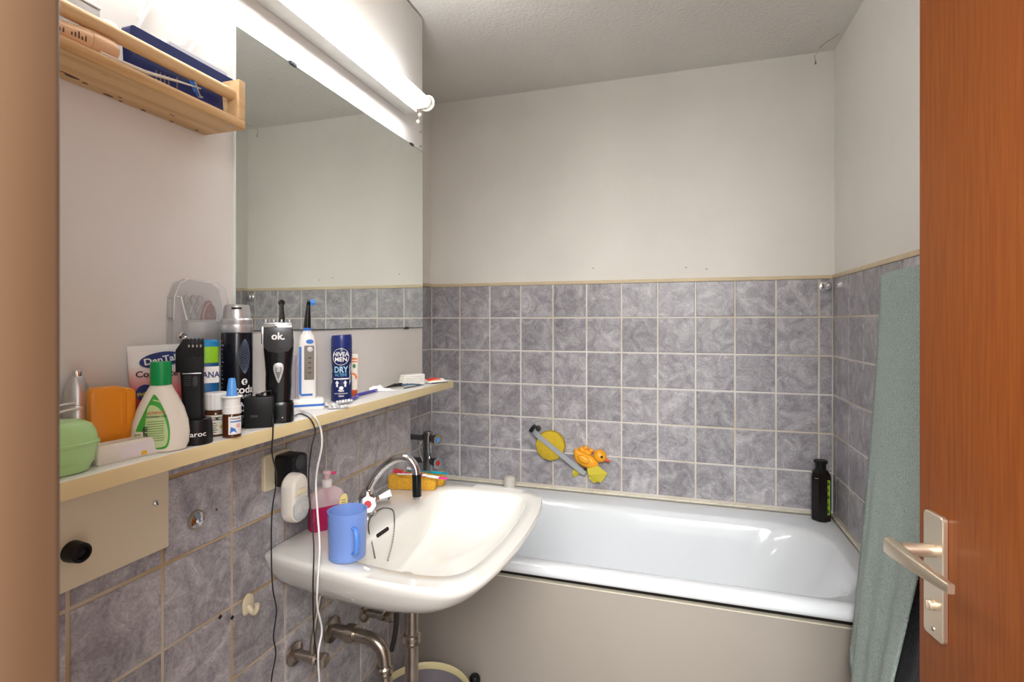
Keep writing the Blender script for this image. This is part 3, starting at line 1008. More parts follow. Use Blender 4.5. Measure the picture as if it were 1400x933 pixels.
# ================================================================== PINE SHELF
YE = -1.562                               # right-hand end
PZ0, PZ1, PXF = 1.697, 1.7135, 0.128
pine = thing('pine_wall_shelf', 'small knotty pine wall shelf with rail at upper left', 'shelf', (PANX, YE, PZ0))
hl = .56
G().box(0.001, PXF - PANX, -hl, 0, 0, PZ1 - PZ0, .0012).build('shelf_board', M_PINE, pine)
G().box(.058, PXF - PANX, -.0145, -.0002, PZ1 - PZ0 + .0001, .086, .0012).build('end_post', M_PINE2, pine)
G().box(0.001, .014, -.0145, -.0002, PZ1 - PZ0 + .0001, .060, .0012).build('end_post', M_PINE2, pine)
G().tube([(.080, -hl, .060), (.080, -.0146, .060)], .0105, 18).build('rail', M_PINE2, pine)
G().tube([(PXF - PANX - .012, -.022, -.0006), (PXF - PANX - .012, -.022, .001)], .003, 10).build('screw', M_STEEL, pine)

ZP = PZ1 + .0003
kn_m = mat('dark_knot', (.075, .035, .015), .6)
for zx, zy, a, b_ in ((180, 490, .010, .0035), (262, 531, .004, .002), (410, 608, .008, .0025), (487, 622, .003, .0015), (450, 652, .003, .0018), (625, 705, .0045, .0022), (818, 735, .005, .0012), (975, 830, .003, .002), (795, 778, .0035, .0018), (120, 458, .012, .0012)):
    p = onZ(60 + zx / 4.667, zy / 4.667, PZ0)
    p.x = min(max(p.x, PANX + .006), PXF - .006)
    g = G().lathe([(1.0, 0), (1.0, .0006)], 14).xf(Matrix.Diagonal((b_, a, 1, 1)))
    g.build('knot', kn_m, pine, (p.x - PANX, p.y - YE, -.0004))


def nshelf(name, label, cat, y, x=0.0, group=None):
    return thing(name, label, cat, (x, y, ZP), 0, group)


# navy folder
ya, yb = onX(176, 46, .085).y, onX(323, 120, .085).y
zt_ = onX(250, 72, .085).z - ZP
nf = thing('navy_case', 'navy blue flat case leaning on the pine shelf behind the rail', 'case', (.0945, (ya + yb) / 2, ZP), 0)
w2 = (yb - ya) / 2
o8 = rrect(-w2, w2, 0.0, zt_, .008, 5)
lean = .20
G().loft([[(-.018 - lean * b * .45, a, b) for a, b in o8], [(-lean * b * .45, a, b) for a, b in o8]]).build('cover', M_NAVY, nf)
for k in range(5):
    G().box(.0002, .0006, -w2 + .035 + .007 * k, -w2 + .037 + .007 * k, .012, .030).build('print_line', mat('gold_print', (.30, .24, .18), .5), nf)
G().box(-.0155, -.0145, w2 - .030, w2 - .008, zt_ - .014, zt_ - .003).build('barcode_label', M_WHITE, nf)
bc = nf.children[-1]
bc.location = (.0155 - lean * (zt_ - .01) * .45 + .0003, 0, 0)
# white papers behind it
y2, y3 = onX(222, 45, .05).y, onX(306, 103, .05).y
zz2 = onX(262, 74, .05).z - ZP
pp = thing('paper_booklet', 'white paper booklet standing behind the navy case', 'booklet', (.058, (y2 + y3) / 2, ZP))
o8 = rrect(-(y3 - y2) / 2, (y3 - y2) / 2, 0, zz2, .004, 4)
G().loft([[(-.010, a, b) for a, b in o8], [(0, a, b) for a, b in o8]]).build('pages', M_WHITE, pp)
o8b = rrect(-(y3 - y2) / 2 + .002, (y3 - y2) / 2 - .002, 0, zz2 - .005, .004, 4)
G().loft([[(.001, a, b) for a, b in o8b], [(.0025, a, b) for a, b in o8b]]).build('cover', mat('pale_grey_card', (.62, .63, .68), .6), pp)
# grey flat box
y4 = onX(140, 26, .055).y
gbx = thing('grey_flat_box', 'flat grey box with white edge standing at the back of the pine shelf', 'box', (.052, y4 - .15, ZP))
zb = onX(120, 14, .055).z - ZP
G().box(-.016, 0, -.15, .15, 0, zb + .012, .003).build('box_body', mat('warm_grey_card', (.36, .33, .31), .6), gbx)
G().box(-.0165, .0008, -.1505, .1505, zb + .0122, zb + .0165, .001).build('box_lid', M_WHITE, gbx)
# cotton roll
ycr = onX(166, 44, .075).y
ct = thing('cotton_roll', 'small white cotton roll beside the navy case', 'cotton roll', (.066, ycr - .014, ZP))
zz3 = onX(166, 40, .07).z - ZP
G().lathe([(.012, 0), (.0135, .004), (.0135, zz3 - .004), (.011, zz3), (.003, zz3 - .001)], 20).build('roll', M_WHITE, ct)
G().lathe([(.0137, zz3 * .5), (.0139, zz3 * .5 + .006), (.0137, zz3 * .5 + .012)], 20, cap0=False, cap1=False).build('wrap', M_OFFWHITE, ct)

# peach tube lying along the shelf
pe = onX(153, 62, .109)
peach = mat('peach_plastic', (.80, .50, .29), .35, sss=.15)
pt = thing('peach_cream_tube', 'peach coloured cream tube lying on the pine shelf', 'tube', (.1085, pe.y, ZP + .0168))
prof = [(.0150, -.001), (.0163, .003), (.0166, .010), (.0164, .034)]
G().lathe(prof, 26).xf(Matrix.Rotation(math.pi / 2, 4, 'X')).build('cap', peach, pt)
g = G()
rings = []
for t in range(9):
    f = t / 8
    yy = -.0345 - .125 * f
    a, c = .0160 * (1 - f * .0), .0160 * (1 - f * .90)
    rings.append([(a * math.cos(2 * math.pi * i / 24) * (1 - .25 * f), yy, c * math.sin(2 * math.pi * i / 24) - .0155 * f * .7) for i in range(24)])
g.loft(rings)
g.build('tube_body', mat('peach_plastic_body', (.82, .53, .32), .35, sss=.15), pt)
brown = mat('brown_ink', (.10, .045, .02), .6)
for grp in (0, 1, 2):
    for k, h in enumerate((.008, .0045, .009, .006, .004)):
        yy = -.044 - .026 * grp - .0042 * k
        g = G().box(0, .0006, yy - .0008, yy + .0008, -.006, -.006 + h)
        o = g.build('print_stroke', brown, pt)
        o.location = (.0150 - .0009 * grp, 0, -.003 - .001 * grp)
# white comb handle and tweezers
pA, pB = onX(135, 78, .118), onX(276, 121, .118)
cmbh = thing('white_comb', 'slim white plastic comb lying along the front of the pine shelf', 'comb', (.116, pB.y, ZP + .004))
Ln = pB.y - pA.y
g = G()
rings = []
for f, wv, hv, zz in ((0, .0007, .0007, pB.z - ZP - .004), (.25, .002, .0018, (pB.z - ZP - .004) * .7), (.6, .0045, .0028, .004), (1.0, .006, .0035, .0)):
    rings.append([(wv * math.cos(t), -Ln * f, hv * math.sin(t) + zz) for t in [2 * math.pi * i / 12 for i in range(12)]])
g.loft(rings)
g.build('handle', M_WHITE, cmbh)
g = G()
for k in range(12):
    yy = -Ln * (.70 + .025 * k)
    g.box(-.012, -.004, yy - .0008, yy + .0008, -.001, .001)
g.build('teeth', M_WHITE, cmbh)['kind'] = 'stuff'
tw0 = onX(262, 110, .112); tw1 = onX(272, 134, .112)
tw = thing('steel_tweezers', 'small blue handled steel tweezers hanging over the comb', 'tweezers', (.112, (tw0.y + tw1.y) / 2, ZP))
dy = (tw1.y - tw0.y) / 2
hz1, hz2 = tw0.z - ZP, max(tw1.z - ZP, .002)
G().tube(catmull([(0, -dy, hz1), (.001, -dy * .2, hz1 * .6), (.0, dy, hz2)], 6), [.0045] * 4 + [.004] * 4 + [.0018] * 5, 8, flat=.5).build('arm', M_BLUE, tw)
G().tube(catmull([(.004, -dy * .6, hz1 * .95), (.006, 0, hz1 * .55), (.004, dy * 1.0, hz2)], 6), .0012, 8).build('arm', M_STEEL, tw)
G().tube([(.004 + .003 * math.cos(t), dy + .003 * math.sin(t), hz2 + .001) for t in [2 * math.pi * i / 12 for i in range(13)]], .0007, 6).build('ring', M_STEEL, tw)

# two white ribbon loops on the board above
for (pts, lab) in ((((186, 42), (196, 20), (207, 2), (211, -12), (205, -20), (196, 2), (190, 24)), 'white ribbon loop hanging on the board above the grey flat box'),
                   (((248, 62), (259, 45), (268, 33), (274, 33), (274, 42), (266, 58), (259, 70)), 'white ribbon loop hanging on the board above the navy case')):
    base = onX(pts[0][0], pts[0][1], PANX + .004)
    rb = thing('ribbon_loop', lab, 'ribbon', base)
    path = catmull([onX(u, v, PANX + .004) - base for u, v in pts], 6)
    g = G()
    rings = []
    for i, p in enumerate(path):
        a, c = path[max(i - 1, 0)], path[min(i + 1, len(path) - 1)]
        t = (c - a).normalized()
        nrm = Vector((1, 0, 0)).cross(t).normalized()
        xo = .0035 * math.sin(math.pi * i / (len(path) - 1))
        rings.append([p + nrm * .003 + Vector((xo, 0, 0)), p + nrm * .003 + Vector((xo + .0006, 0, 0)), p - nrm * .003 + Vector((xo + .0006, 0, 0)), p - nrm * .003 + Vector((xo, 0, 0))])
    g.loft(rings)
    g.build('band', mat('white_satin', (.85, .85, .86), .4), rb)
    G().sphere((0, 0, 0), .0035, 10).build('knot', mat('white_satin', (.85, .85, .86), .4), rb)


# ================================================================== THINGS ON THE LONG SHELF
def at(u, v, r=0.0, turn=0.0, z=SHZ):
    """front-bottom pixel of a standing item -> (centre, rotation, metres per pixel)"""
    p = onZ(u, v, z + .0003)
    away = Vector((p.x - CAM.x, p.y - CAM.y, 0)).normalized()
    p = p + away * r
    p.x = max(p.x, PANX + r + .001)
    return p, facing(p) + turn, mpp(p)


def item(name, label, cat, u, v, r, turn=0.0, group=None):
    p, th, k = at(u, v, r, turn)
    return thing(name, label, cat, p, th, group), k


def itemx(name, label, cat, u, X, vtop, turn=0.0):
    """item standing at distance X from the tiles under pixel column u; height from its top pixel row"""
    p = onX(u, 500, X)
    p.z = SHZ + .0003
    k = mpp(p)
    t = thing(name, label, cat, p, facing(p) + turn)
    return t, k, CAM.z - (vtop - PY) * k - p.z


# --- green soap box
t, k = item('soap_box', 'translucent light green oval soap box at the near end of the shelf', 'soap box', 64, 659, .034, .25)
green = mat('translucent_green', (.50, .80, .36), .3, sss=.3, trans=.12)
R = 56 * k
hb = 72 * k


def ov(sx, z, ex=2.6):
    out = []
    for i in range(40):
        a = 2 * math.pi * i / 40
        c, s = math.cos(a), math.sin(a)
        out.append((math.copysign(abs(c) ** (2 / ex), c) * R * sx, math.copysign(abs(s) ** (2 / ex), s) * .036 * sx, z))
    return out


G().loft([ov(.70, 0), ov(.80, hb * .03), ov(.90, hb * .2), ov(.97, hb * .42), ov(1.0, hb * .52), ov(1.03, hb * .53), ov(1.03, hb * .555)]).build('base', green, t)
G().loft([ov(1.03, hb * .56), ov(1.03, hb * .585), ov(.99, hb * .60), ov(.95, hb * .78), ov(.86, hb * .92), ov(.70, hb * .99), ov(.4, hb * 1.0)]).build('lid', green, t)
for zz in (.20, .32):
    pts = [(R * (.93 + .06 * zz) * math.cos(a), -.036 * (.93 + .06 * zz) * math.sin(a) - .0004, hb * zz) for a in [math.radians(20 + 6 * i) for i in range(12)]]
    G().tube(pts, .0007, 6).build('grip_rib', green, t)

# two white sticks above the box (cotton bud sticks)
for k_, (a, b_) in enumerate((((62, 562), (104, 551)), ((62, 571), (113, 558)))):
    pz = SHZ + hb + .006 + .002 * k_
    A = onX(a[0], a[1], t.location.x - .030 + .006 * k_); B = onX(b_[0], b_[1], t.location.x - .030 + .006 * k_)
    st = thing('plastic_stick', ('shorter thin white plastic stick above the green soap box', 'longer thin white plastic stick resting lowest above the green soap box')[k_], 'stick', A, 0, 'white sticks behind the green soap box')
    mid = (B - A) * .5 + Vector((0, 0, .002))
    G().tube(catmull([Vector((0, 0, 0)), mid, B - A], 6), [.0016] * 6 + [.0014] * 6 + [.0006], 8).build('shaft', M_WHITE, st)
    G().sphere((0, 0, 0), .0019, 8).build('tip', M_WHITE, st)

# --- silver trimmer
t, k, H = itemx('nose_trimmer', 'silver cylindrical nose hair trimmer standing between green and orange boxes', 'trimmer', 105, .051, 506)
W = 15 * k
G().lathe([(W * .96, 0), (W, .002), (W, H * .60), (W * .98, H * .605), (W * .97, H * .615), (W, H * .62), (W * .96, H * .72), (W * .82, H * .82), (W * .52, H * .91), (W * .40, H * .93)], 28).build('body', mat('satin_silver', (.60, .59, .60), .28, .85), t)
G().lathe([(W * .38, H * .931), (W * .38, H * .985), (W * .30, H), (W * .1, H)], 18).build('cutter_head', M_CHROME, t)
G().box(W * .97, W * 1.25, -.004, .004, H * .28, H * .62, .001).build('clip', M_STEEL, t)
patch(t, 'print', M_DGREY, -W * .75, -W * .35, H * .10, H * .42, R=W)

# --- orange soap box standing on end
t, k, H = itemx('upright_soap_box', 'opaque orange plastic box standing on end behind the white soap bar', 'soap box', 149, .068, 529, .35)
orange = mat('orange_plastic', (.80, .28, .015), .35, sss=.1)
W = 27 * k
o8 = rrect(-W, W * .62, 0, H, W * .30, 6)
G().prism([(a, b) for a, b in o8], -.018, .018, .005).build('half_shell', orange, t)
o8 = rrect(W * .30, W * 1.02, H * .02, H * .965, W * .28, 6)
G().prism([(a, b) for a, b in o8], -.0165, .0165, .005).build('lid', orange, t)
G().box(W * .28, W * .36, -.0185, .0185, H * .03, H * .97, .001).build('seam_lip', orange, t)

# --- white wrapped soap bar
t, k = item('soap_bar', 'small white wrapped soap bar lying in front of the orange box', 'soap', 172, 629, .012, .52)
L_, H = 41 * k, 25 * k
sp_m = mat('waxy_white', (.80, .76, .68), .4, sss=.1)
o8 = rrect(-L_, L_, -.0135, .0135, .003, 4)
G().loft([[(a * .97, b * .92, 0) for a, b in o8], [(a, b, .002) for a, b in o8], [(a, b, H * .85) for a, b in o8], [(a * .96, b * .88, H) for a, b in o8]]).build('bar', sp_m, t)
patch(t, 'paper_label', mat('lilac_white_paper', (.80, .74, .78), .5), -L_ * .35, L_ * .95, H * .12, H * .82, y=-.0136)
patch(t, 'yellow_mark', mat('yellow_ink', (.85, .50, .03), .5), L_ * .30, L_ * .48, H * .10, H * .32, y=-.0139)

# --- toothpaste tube
t, k, H = itemx('toothpaste_tube', 'pink and white toothpaste tube standing behind the green capped bottle', 'toothpaste', 214, .060, 471, .15)
W = 31 * k
tpm = bpy.data.materials.new('toothpaste_print')
tpm.use_nodes = True
nt = tpm.node_tree
tc = nt.nodes.new('ShaderNodeTexCoord')
sx_ = nt.nodes.new('ShaderNodeSeparateXYZ'); nt.links.new(tc.outputs['Generated'], sx_.inputs[0])
rp = ramp(nt, [(0.22, (.50, .02, .03)), (0.45, (.72, .09, .09)), (0.66, (.76, .42, .40)), (0.80, (.80, .76, .74))])
nt.links.new(sx_.outputs['Z'], rp.inputs[0]); nt.links.new(rp.outputs[0], nt.nodes['Principled BSDF'].inputs['Base Color'])
nt.nodes['Principled BSDF'].inputs['Roughness'].default_value = .3
rings = []
for f in [i / 10 for i in range(11)]:
    z = H * (.14 + .80 * f)
    wx = W * (.86 + .20 * f)
    wy = .019 * (1 - f) + .0012
    rings.append([(wx * math.cos(a), wy * math.sin(a), z) for a in [2 * math.pi * i / 30 for i in range(30)]])
G().loft(rings).build('tube_body', tpm, t)
G().prism([(-W * 1.06, H * .935), (W * 1.06, H * .945), (W * 1.06, H), (-W * 1.06, H * .985)], -.0011, .0011).build('crimp', M_WHITE, t)
G().lathe([(W * .45, 0), (W * .5, .002), (W * .52, H * .12), (W * .62, H * .14)], 24).build('cap', M_WHITE, t)
yb_ = -.0085
shape_print(t, 'brand_oval', M_INKN, ellipse(W * .14, H * .845, W * .80, H * .078, tilt=.16), y=yb_ + .002)
lettering(t, 'DenTak', H * .090, M_INKW, W * .16, H * .845, y=yb_ + .0012, bold=.02, tilt=.16, sx=1.05)
lettering(t, 'Complete', H * .085, M_INK, -W * .02, H * .705, y=yb_ - .0022, bold=.02, sx=1.05)
shape_print(t, 'fluoride_badge', M_INKN, ellipse(-W * .46, H * .525, W * .34, H * .082, tilt=.3), y=yb_ - .0065)
lettering(t, 'Fluorid', H * .05, mat('yellow_print', (.75, .60, .10), .5), -W * .46, H * .525, y=yb_ - .0072, bold=.02, tilt=.3)
sw = [(-W * .6 + W * 1.0 * f, H * (.28 + .26 * f) + H * .03 * math.sin(f * 3), 0) for f in [i / 8 for i in range(9)]]
G().tube([(a, yb_ - .0078 + .004 * (b / H), b) for a, b, _ in sw], [.0012 + .0016 * (i / 8) for i in range(9)], 6).build('swoosh', M_WHITE, t)

# --- green capped bottle
t, k = item('shampoo_bottle', 'white flat bottle with green cap and green label', 'bottle', 220, 620, .018, -.12)
H = 122 * k
W = 34 * k


def bot(w, d, z, ex=2.3):
    out = []
    for i in range(40):
        a = 2 * math.pi * i / 40
        c, s = math.cos(a), math.sin(a)
        out.append((math.copysign(abs(c) ** (2 / ex), c) * w, math.copysign(abs(s) ** (2 / ex), s) * d, z))
    return out


wb = mat('white_bottle_plastic', (.78, .73, .64), .35, sss=.1)
G().loft([bot(W * .72, .014, 0), bot(W * .86, .0165, H * .012), bot(W * .97, .018, H * .08), bot(W, .0185, H * .20), bot(W * .95, .018, H * .33), bot(W * .80, .017, H * .48), bot(W * .60, .0155, H * .61), bot(W * .44, .0135, H * .70), bot(W * .37, .0120, H * .735), bot(W * .34, .0115, H * .75)]).build('body', wb, t)
G().lathe([(W * .365, H * .742), (W * .37, H * .745), (W * .37, H * .985), (W * .35, H), (W * .1, H)], 30).build('cap', mat('green_cap', (.0, .28, .07), .35), t)
GL = mat('green_label', (.05, .36, .04), .4)
PL = mat('pale_green_label', (.50, .64, .30), .45)


def flatprint(name, m, pts, off):
    """print that follows the front of the bottle"""
    def yf(x, z):
        prof = [(0, .72, .014), (.012, .86, .0165), (.08, .97, .018), (.2, 1, .0185), (.33, .95, .018), (.48, .80, .017), (.61, .60, .0155), (.70, .44, .0135), (.76, .34, .0115)]
        f = z / H
        for (f0, w0, d0), (f1, w1, d1) in zip(prof[:-1], prof[1:]):
            if f0 <= f <= f1:
                q = (f - f0) / (f1 - f0)
                w, d = (w0 + (w1 - w0) * q) * W, d0 + (d1 - d0) * q
                break
        else:
            w, d = W * .34, .0115
        u = min(abs(x) / w, .999)
        return -d * (1 - u ** 2.3) ** (1 / 2.3)
    g = G()
    n = len(pts)
    cx = sum(p[0] for p in pts) / n; cz = sum(p[1] for p in pts) / n
    rings = []
    for s in (1.0, .8, .6, .4, .2, .02):
        rings.append([(cx + (p[0] - cx) * s, yf(cx + (p[0] - cx) * s, cz + (p[1] - cz) * s) - off, cz + (p[1] - cz) * s) for p in pts])
    g.loft(rings, cap0=False)
    return g.build(name, m, t, smooth=0), yf


lab = [(v.x, v.y) for v in catmull([(-W * .82, H * .10, 0), (-W * .80, H * .24, 0), (-W * .55, H * .43, 0), (-W * .25, H * .62, 0), (-W * .14, H * .64, 0), (W * .05, H * .55, 0), (W * .30, H * .36, 0), (W * .36, H * .18, 0), (W * .22, H * .05, 0), (-W * .3, H * .06, 0)], 5, True)]
o, yf = flatprint('label', GL, lab, .0005)
lab2 = [(v.x, v.y) for v in catmull([(-W * .46, H * .09, 0), (-W * .46, H * .30, 0), (-W * .38, H * .50, 0), (-W * .20, H * .53, 0), (W * .08, H * .46, 0), (W * .27, H * .28, 0), (W * .28, H * .14, 0), (W * .12, H * .07, 0)], 5, True)]
flatprint('label_panel', PL, lab2, .0009)
bar = [(-W * .80, H * .06), (-W * .52, H * .06), (-W * .52, H * .25), (-W * .80, H * .25)]
flatprint('barcode', mat('cream_label', (.74, .70, .52), .5), bar, .0010)
for q in range(6):
    z = H * (.075 + .028 * q)
    G().box(-W * .78, -W * .54, yf(-W * .66, z) - .0016, yf(-W * .66, z) - .0011, z, z + .0009).build('print_line', brown, t)
lettering(t, 'INTENSIV', H * .042, M_INKR, -W * .10, H * .445, y=yf(-W * .1, H * .44) - .0012, bold=.01)
lettering(t, 'REGENERATION', H * .026, M_INK, -W * .08, H * .405, y=yf(-W * .08, H * .40) - .0012, bold=.02)
lettering(t, 'alpurin', H * .075, M_INK, -W * .47, H * .20, y=yf(-W * .47, H * .2) - .0022, bold=.03, tilt=math.pi / 2)
for q in range(9):
    z = H * (.35 - .026 * q)
    G().box(-W * .40, W * (.16 + .02 * math.sin(q * 2)), yf(-W * .1, z) - .0014, yf(-W * .1, z) - .0012, z, z + .0009).build('print_line', mat('green_print', (.16, .26, .08), .6), t)
G().box(-W * .22, W * .06, yf(-W * .1, H * .57) - .0014, yf(-W * .1, H * .57) - .0010, H * .572, H * .585).build('print_line', PL, t, rot=(0, .35, 0), loc=(-W * .02 - H * .57 * .34, 0, H * .57 * .06 - .0012))

# --- black beard trimmer on its stand
t, k = item('beard_trimmer', 'slim black beard trimmer standing in a round black charging base', 'trimmer', 268, 609, .018, -.1)
H = 142 * k
W = 19.5 * k
G().lathe([(W * 1.02, 0), (W * 1.05, .0015), (W * 1.0, H * .19), (W * .94, H * .235), (W * .62, H * .24), (W * .60, H * .20)], 36, cx=0).build('charging_base', mat('satin_black', (.010, .0095, .0105), .35, spec=.3), t)
lettering(t, 'paroc', H * .066, M_INKW, W * .10, H * .105, R=W * 1.03, bold=.01, sx=1.15)
BX = -W * .12
G().loft([[(BX + a * .92, b * .92, H * .20) for a, b in rrect(-W * .62, W * .62, -.0105, .0105, .006, 5)], [(BX + a, b, H * .30) for a, b in rrect(-W * .64, W * .64, -.0115, .0115, .006, 5)], [(BX + a - W * .12, b, H * .70) for a, b in rrect(-W * .70, W * .70, -.012, .012, .006, 5)]]).build('handle', M_BLACK, t)
hx = BX - W * .18
out = [(-W * .86, H * .69), (W * .76, H * .69), (W * .76, H * .975), (W * .62, H * 1.0), (-W * .42, H * 1.0), (-W * .86, H * .90)]
G().prism([(hx + a, b) for a, b in out], -.0135, .0135, .002).build('head', M_BLACK, t)
for q in range(5):
    xx = hx - W * .22 + q * W * .235
    G().box(xx, xx + W * .10, -.0165, -.0130, H * .835, H * 1.01, .0006).build('comb_tooth', M_BLACK, t)
    if q < 4:
        G().box(xx + W * .11, xx + W * .22, -.0142, -.0132, H * .84, H * .955).build('gap', M_DARK, t)
        G().box(xx + W * .12, xx + W * .21, -.0146, -.0140, H * .925, H * .95).build('blade', M_CHROME, t)
G().prism([(BX + W * .12 + a, H * .60 + b) for a, b in rrect(-W * .16, W * .16, -H * .05, H * .05, W * .14, 4)], -.0135, -.011, .0008).build('switch', M_DGREY, t)
for q in range(5):
    G().box(BX - W * .55, BX - W * .12, -.0128, -.0118, H * (.565 + .02 * q), H * (.572 + .02 * q), .0002).build('grip_rib', M_DGREY, t)
G().box(BX - W * .66, BX + W * .5, -.0132, -.0116, H * .672, H * .682, .0004).build('metal_band', M_STEEL, t)

# --- flat blue and green shower tube
t, k, H = itemx('shower_gel_tube', 'blue and lime green flat bottle behind the beard trimmer', 'bottle', 281, .076, 465, .1)
W = 15.5 * k
sg = bpy.data.materials.new('blue_green_print')
sg.use_nodes = True
nt = sg.node_tree
tc = nt.nodes.new('ShaderNodeTexCoord')
sx_ = nt.nodes.new('ShaderNodeSeparateXYZ'); nt.links.new(tc.outputs['Generated'], sx_.inputs[0])
rp = ramp(nt, [(0.0, (.0, .10, .22)), (0.16, (.22, .52, .02)), (0.24, (.10, .40, .06)), (0.30, (.0, .27, .42)), (0.52, (.0, .30, .44)), (0.60, (.0, .10, .28)), (0.99, (.0, .08, .24))])
nt.links.new(sx_.outputs['Z'], rp.inputs[0]); nt.links.new(rp.outputs[0], nt.nodes['Principled BSDF'].inputs['Base Color'])
nt.nodes['Principled BSDF'].inputs['Roughness'].default_value = .28
G().loft([bot(W * .9, .012, 0, 3.2), bot(W, .014, .003, 3.2), bot(W * 1.02, .0145, H * .45, 3.2), bot(W * .99, .014, H * .755, 3.2)]).build('body', sg, t)
G().loft([bot(W * .98, .014, H * .757, 3.2), bot(W, .0143, H * .77, 3.2), bot(W, .0143, H * .93, 3.2)]).build('green_band', mat('lime_plastic', (.27, .60, .02), .3), t)
G().loft([bot(W * 1.0, .0143, H * .931, 3.2), bot(W * .98, .014, H * .985, 3.2), bot(W * .85, .012, H, 3.2)]).build('cap', mat('azure_plastic', (.0, .22, .50), .3), t)
patch(t, 'brand_panel', M_WHITE, -W * .92, W * .95, H * .545, H * .72, y=-.0147)
lettering(t, 'ISANA', H * .088, M_INKN, W * .12, H * .63, y=-.0152, bold=.02, sx=.86)
lettering(t, 'MEN SPORT', H * .05, mat('lime_print', (.3, .6, .05), .5), W * .1, H * .42, y=-.0149, bold=.01)
lettering(t, 'DUSCHGEL', H * .05, mat('lime_print', (.3, .6, .05), .5), W * .1, H * .34, y=-.0149, bold=.01)
lettering(t, 'KLAR', H * .05, M_INKN, W * .1, H * .19, y=-.0148, bold=.01)

# --- shaving foam can
t, k, H = itemx('shaving_foam_can', 'tall black shaving foam can with silver cap', 'can', 324, .080, 417)
W = 19.5 * k
G().lathe([(W * .95, 0), (W, .003), (W, H * .765), (W * .97, H * .772)], 40).build('can_body', mat('black_lacquer', (.005, .006, .011), .22, spec=.35), t)
silver = mat('silver_cap_plastic', (.50, .50, .51), .3, .6)
G().lathe([(W * .98, H * .773), (W * 1.02, H * .78), (W * 1.02, H * .835), (W * 1.0, H * .84), (W * 1.02, H * .845), (W * 1.02, H * .875), (W * .90, H * .89), (W * .80, H * .985), (W * .72, H), (W * .2, H)], 36).build('cap', silver, t)
G().box(-W * .34, W * .30, -W * .86, -W * .78, H * .962, H * .978, .001).build('spout_slot', M_DARK, t)
shape_print(t, 'logo_disc', M_INKW, ellipse(W * .48, H * .375, W * .20, W * .22), R=W)
lettering(t, 't', H * .062, M_INK, W * .48, H * .377, R=W, bold=.03, eps=.001)
lettering(t, 'toda', H * .085, M_INKW, W * .52, H * .310, R=W, bold=.02)
lettering(t, 'men', H * .072, mat('silver_ink', (.45, .45, .47), .4), W * .50, H * .262, R=W, bold=0.0)
lettering(t, 'RASIER', H * .052, M_INKW, W * .55, H * .190, R=W, bold=.02)
lettering(t, 'SCHAUM', H * .052, M_INKW, W * .55, H * .142, R=W, bold=.02)
lettering(t, 'sensitiv', H * .036, mat('light_blue_ink', (.30, .50, .65), .5), W * .55, H * .10, R=W, bold=0.0)
lbi = mat('light_blue_ink', (.30, .50, .65), .5)
for q in range(14):
    wv = .26 if q % 4 == 0 else .12
    patch(t, 'scale_mark', lbi, -W * 1.18, -W * (1.18 - wv), H * (.26 + .034 * q), H * (.268 + .034 * q), R=W, nx=2)
g = G()
for q in range(9):
    f = q / 8
    pts = []
    for s in range(13):
        z = H * (.44 + .28 * s / 12)
        x = W * (.50 + .55 * (f - .5) * math.sin(math.pi * s / 12) ** .7 * 1.4)
        a = x / W
        pts.append(((W + .0003) * math.sin(a), -(W + .0003) * math.cos(a), z))
    g.tube(pts, .00022, 4)
for q in range(12):
    z = H * (.47 + .22 * q / 11)
    e = .38 * math.sin(math.pi * (q + 1) / 13) ** .7
    g.tube([((W + .0003) * math.sin(.5 + e * (s / 4 - 1)), -(W + .0003) * math.cos(.5 + e * (s / 4 - 1)), z + H * .02 * (s / 4 - 1)) for s in range(9)], .00018, 4)
o = g.build('net_print', mat('steel_blue_ink', (.16, .22, .32), .5), t)

# --- brown pill bottle with white cap
amber = mat('amber_glass', (.075, .022, .008), .12, coat=.3)
t, k = item('pill_bottle', 'small brown glass bottle with ribbed white cap', 'bottle', 295, 597, .0145)
H, W = 59 * k, 14.5 * k
G().lathe([(W * .9, 0), (W * .98, .0015), (W * .98, H * .50), (W * .88, H * .56), (W * .80, H * .58), (W * .80, H * .61)], 30).build('glass', amber, t)
g = G()
n = 36
rings = []
for r_, z in ((W * .92, H * .60), (W * .98, H * .62), (W * .98, H * .95), (W * .90, H * .99), (W * .5, H * .995)):
    rings.append([((r_ * (1.0 if i % 2 else .965)) * math.cos(2 * math.pi * i / n), (r_ * (1.0 if i % 2 else .965)) * math.sin(2 * math.pi * i / n), z) for i in range(n)])
g.loft(rings)
g.build('cap', M_WHITE, t, smooth=20)
patch(t, 'label', mat('cream_paper', (.70, .66, .56), .5), -W * 1.3, W * 1.3, H * .05, H * .49, R=W * .98, nx=16)
shape_print(t, 'print_mark', M_INK, ellipse(W * .1, H * .41, W * .6, H * .035), R=W * .98, eps=.0006)
shape_print(t, 'print_mark', mat('mustard_ink', (.50, .36, .03), .5), ellipse(W * .62, H * .22, W * .30, H * .05), R=W * .98, eps=.0006)
for q in range(5):
    patch(t, 'print_line', M_INK, -W * .5, W * (.05 + .1 * (q % 2)), H * (.10 + .05 * q), H * (.115 + .05 * q), R=W * .98, eps=.0006, nx=3)

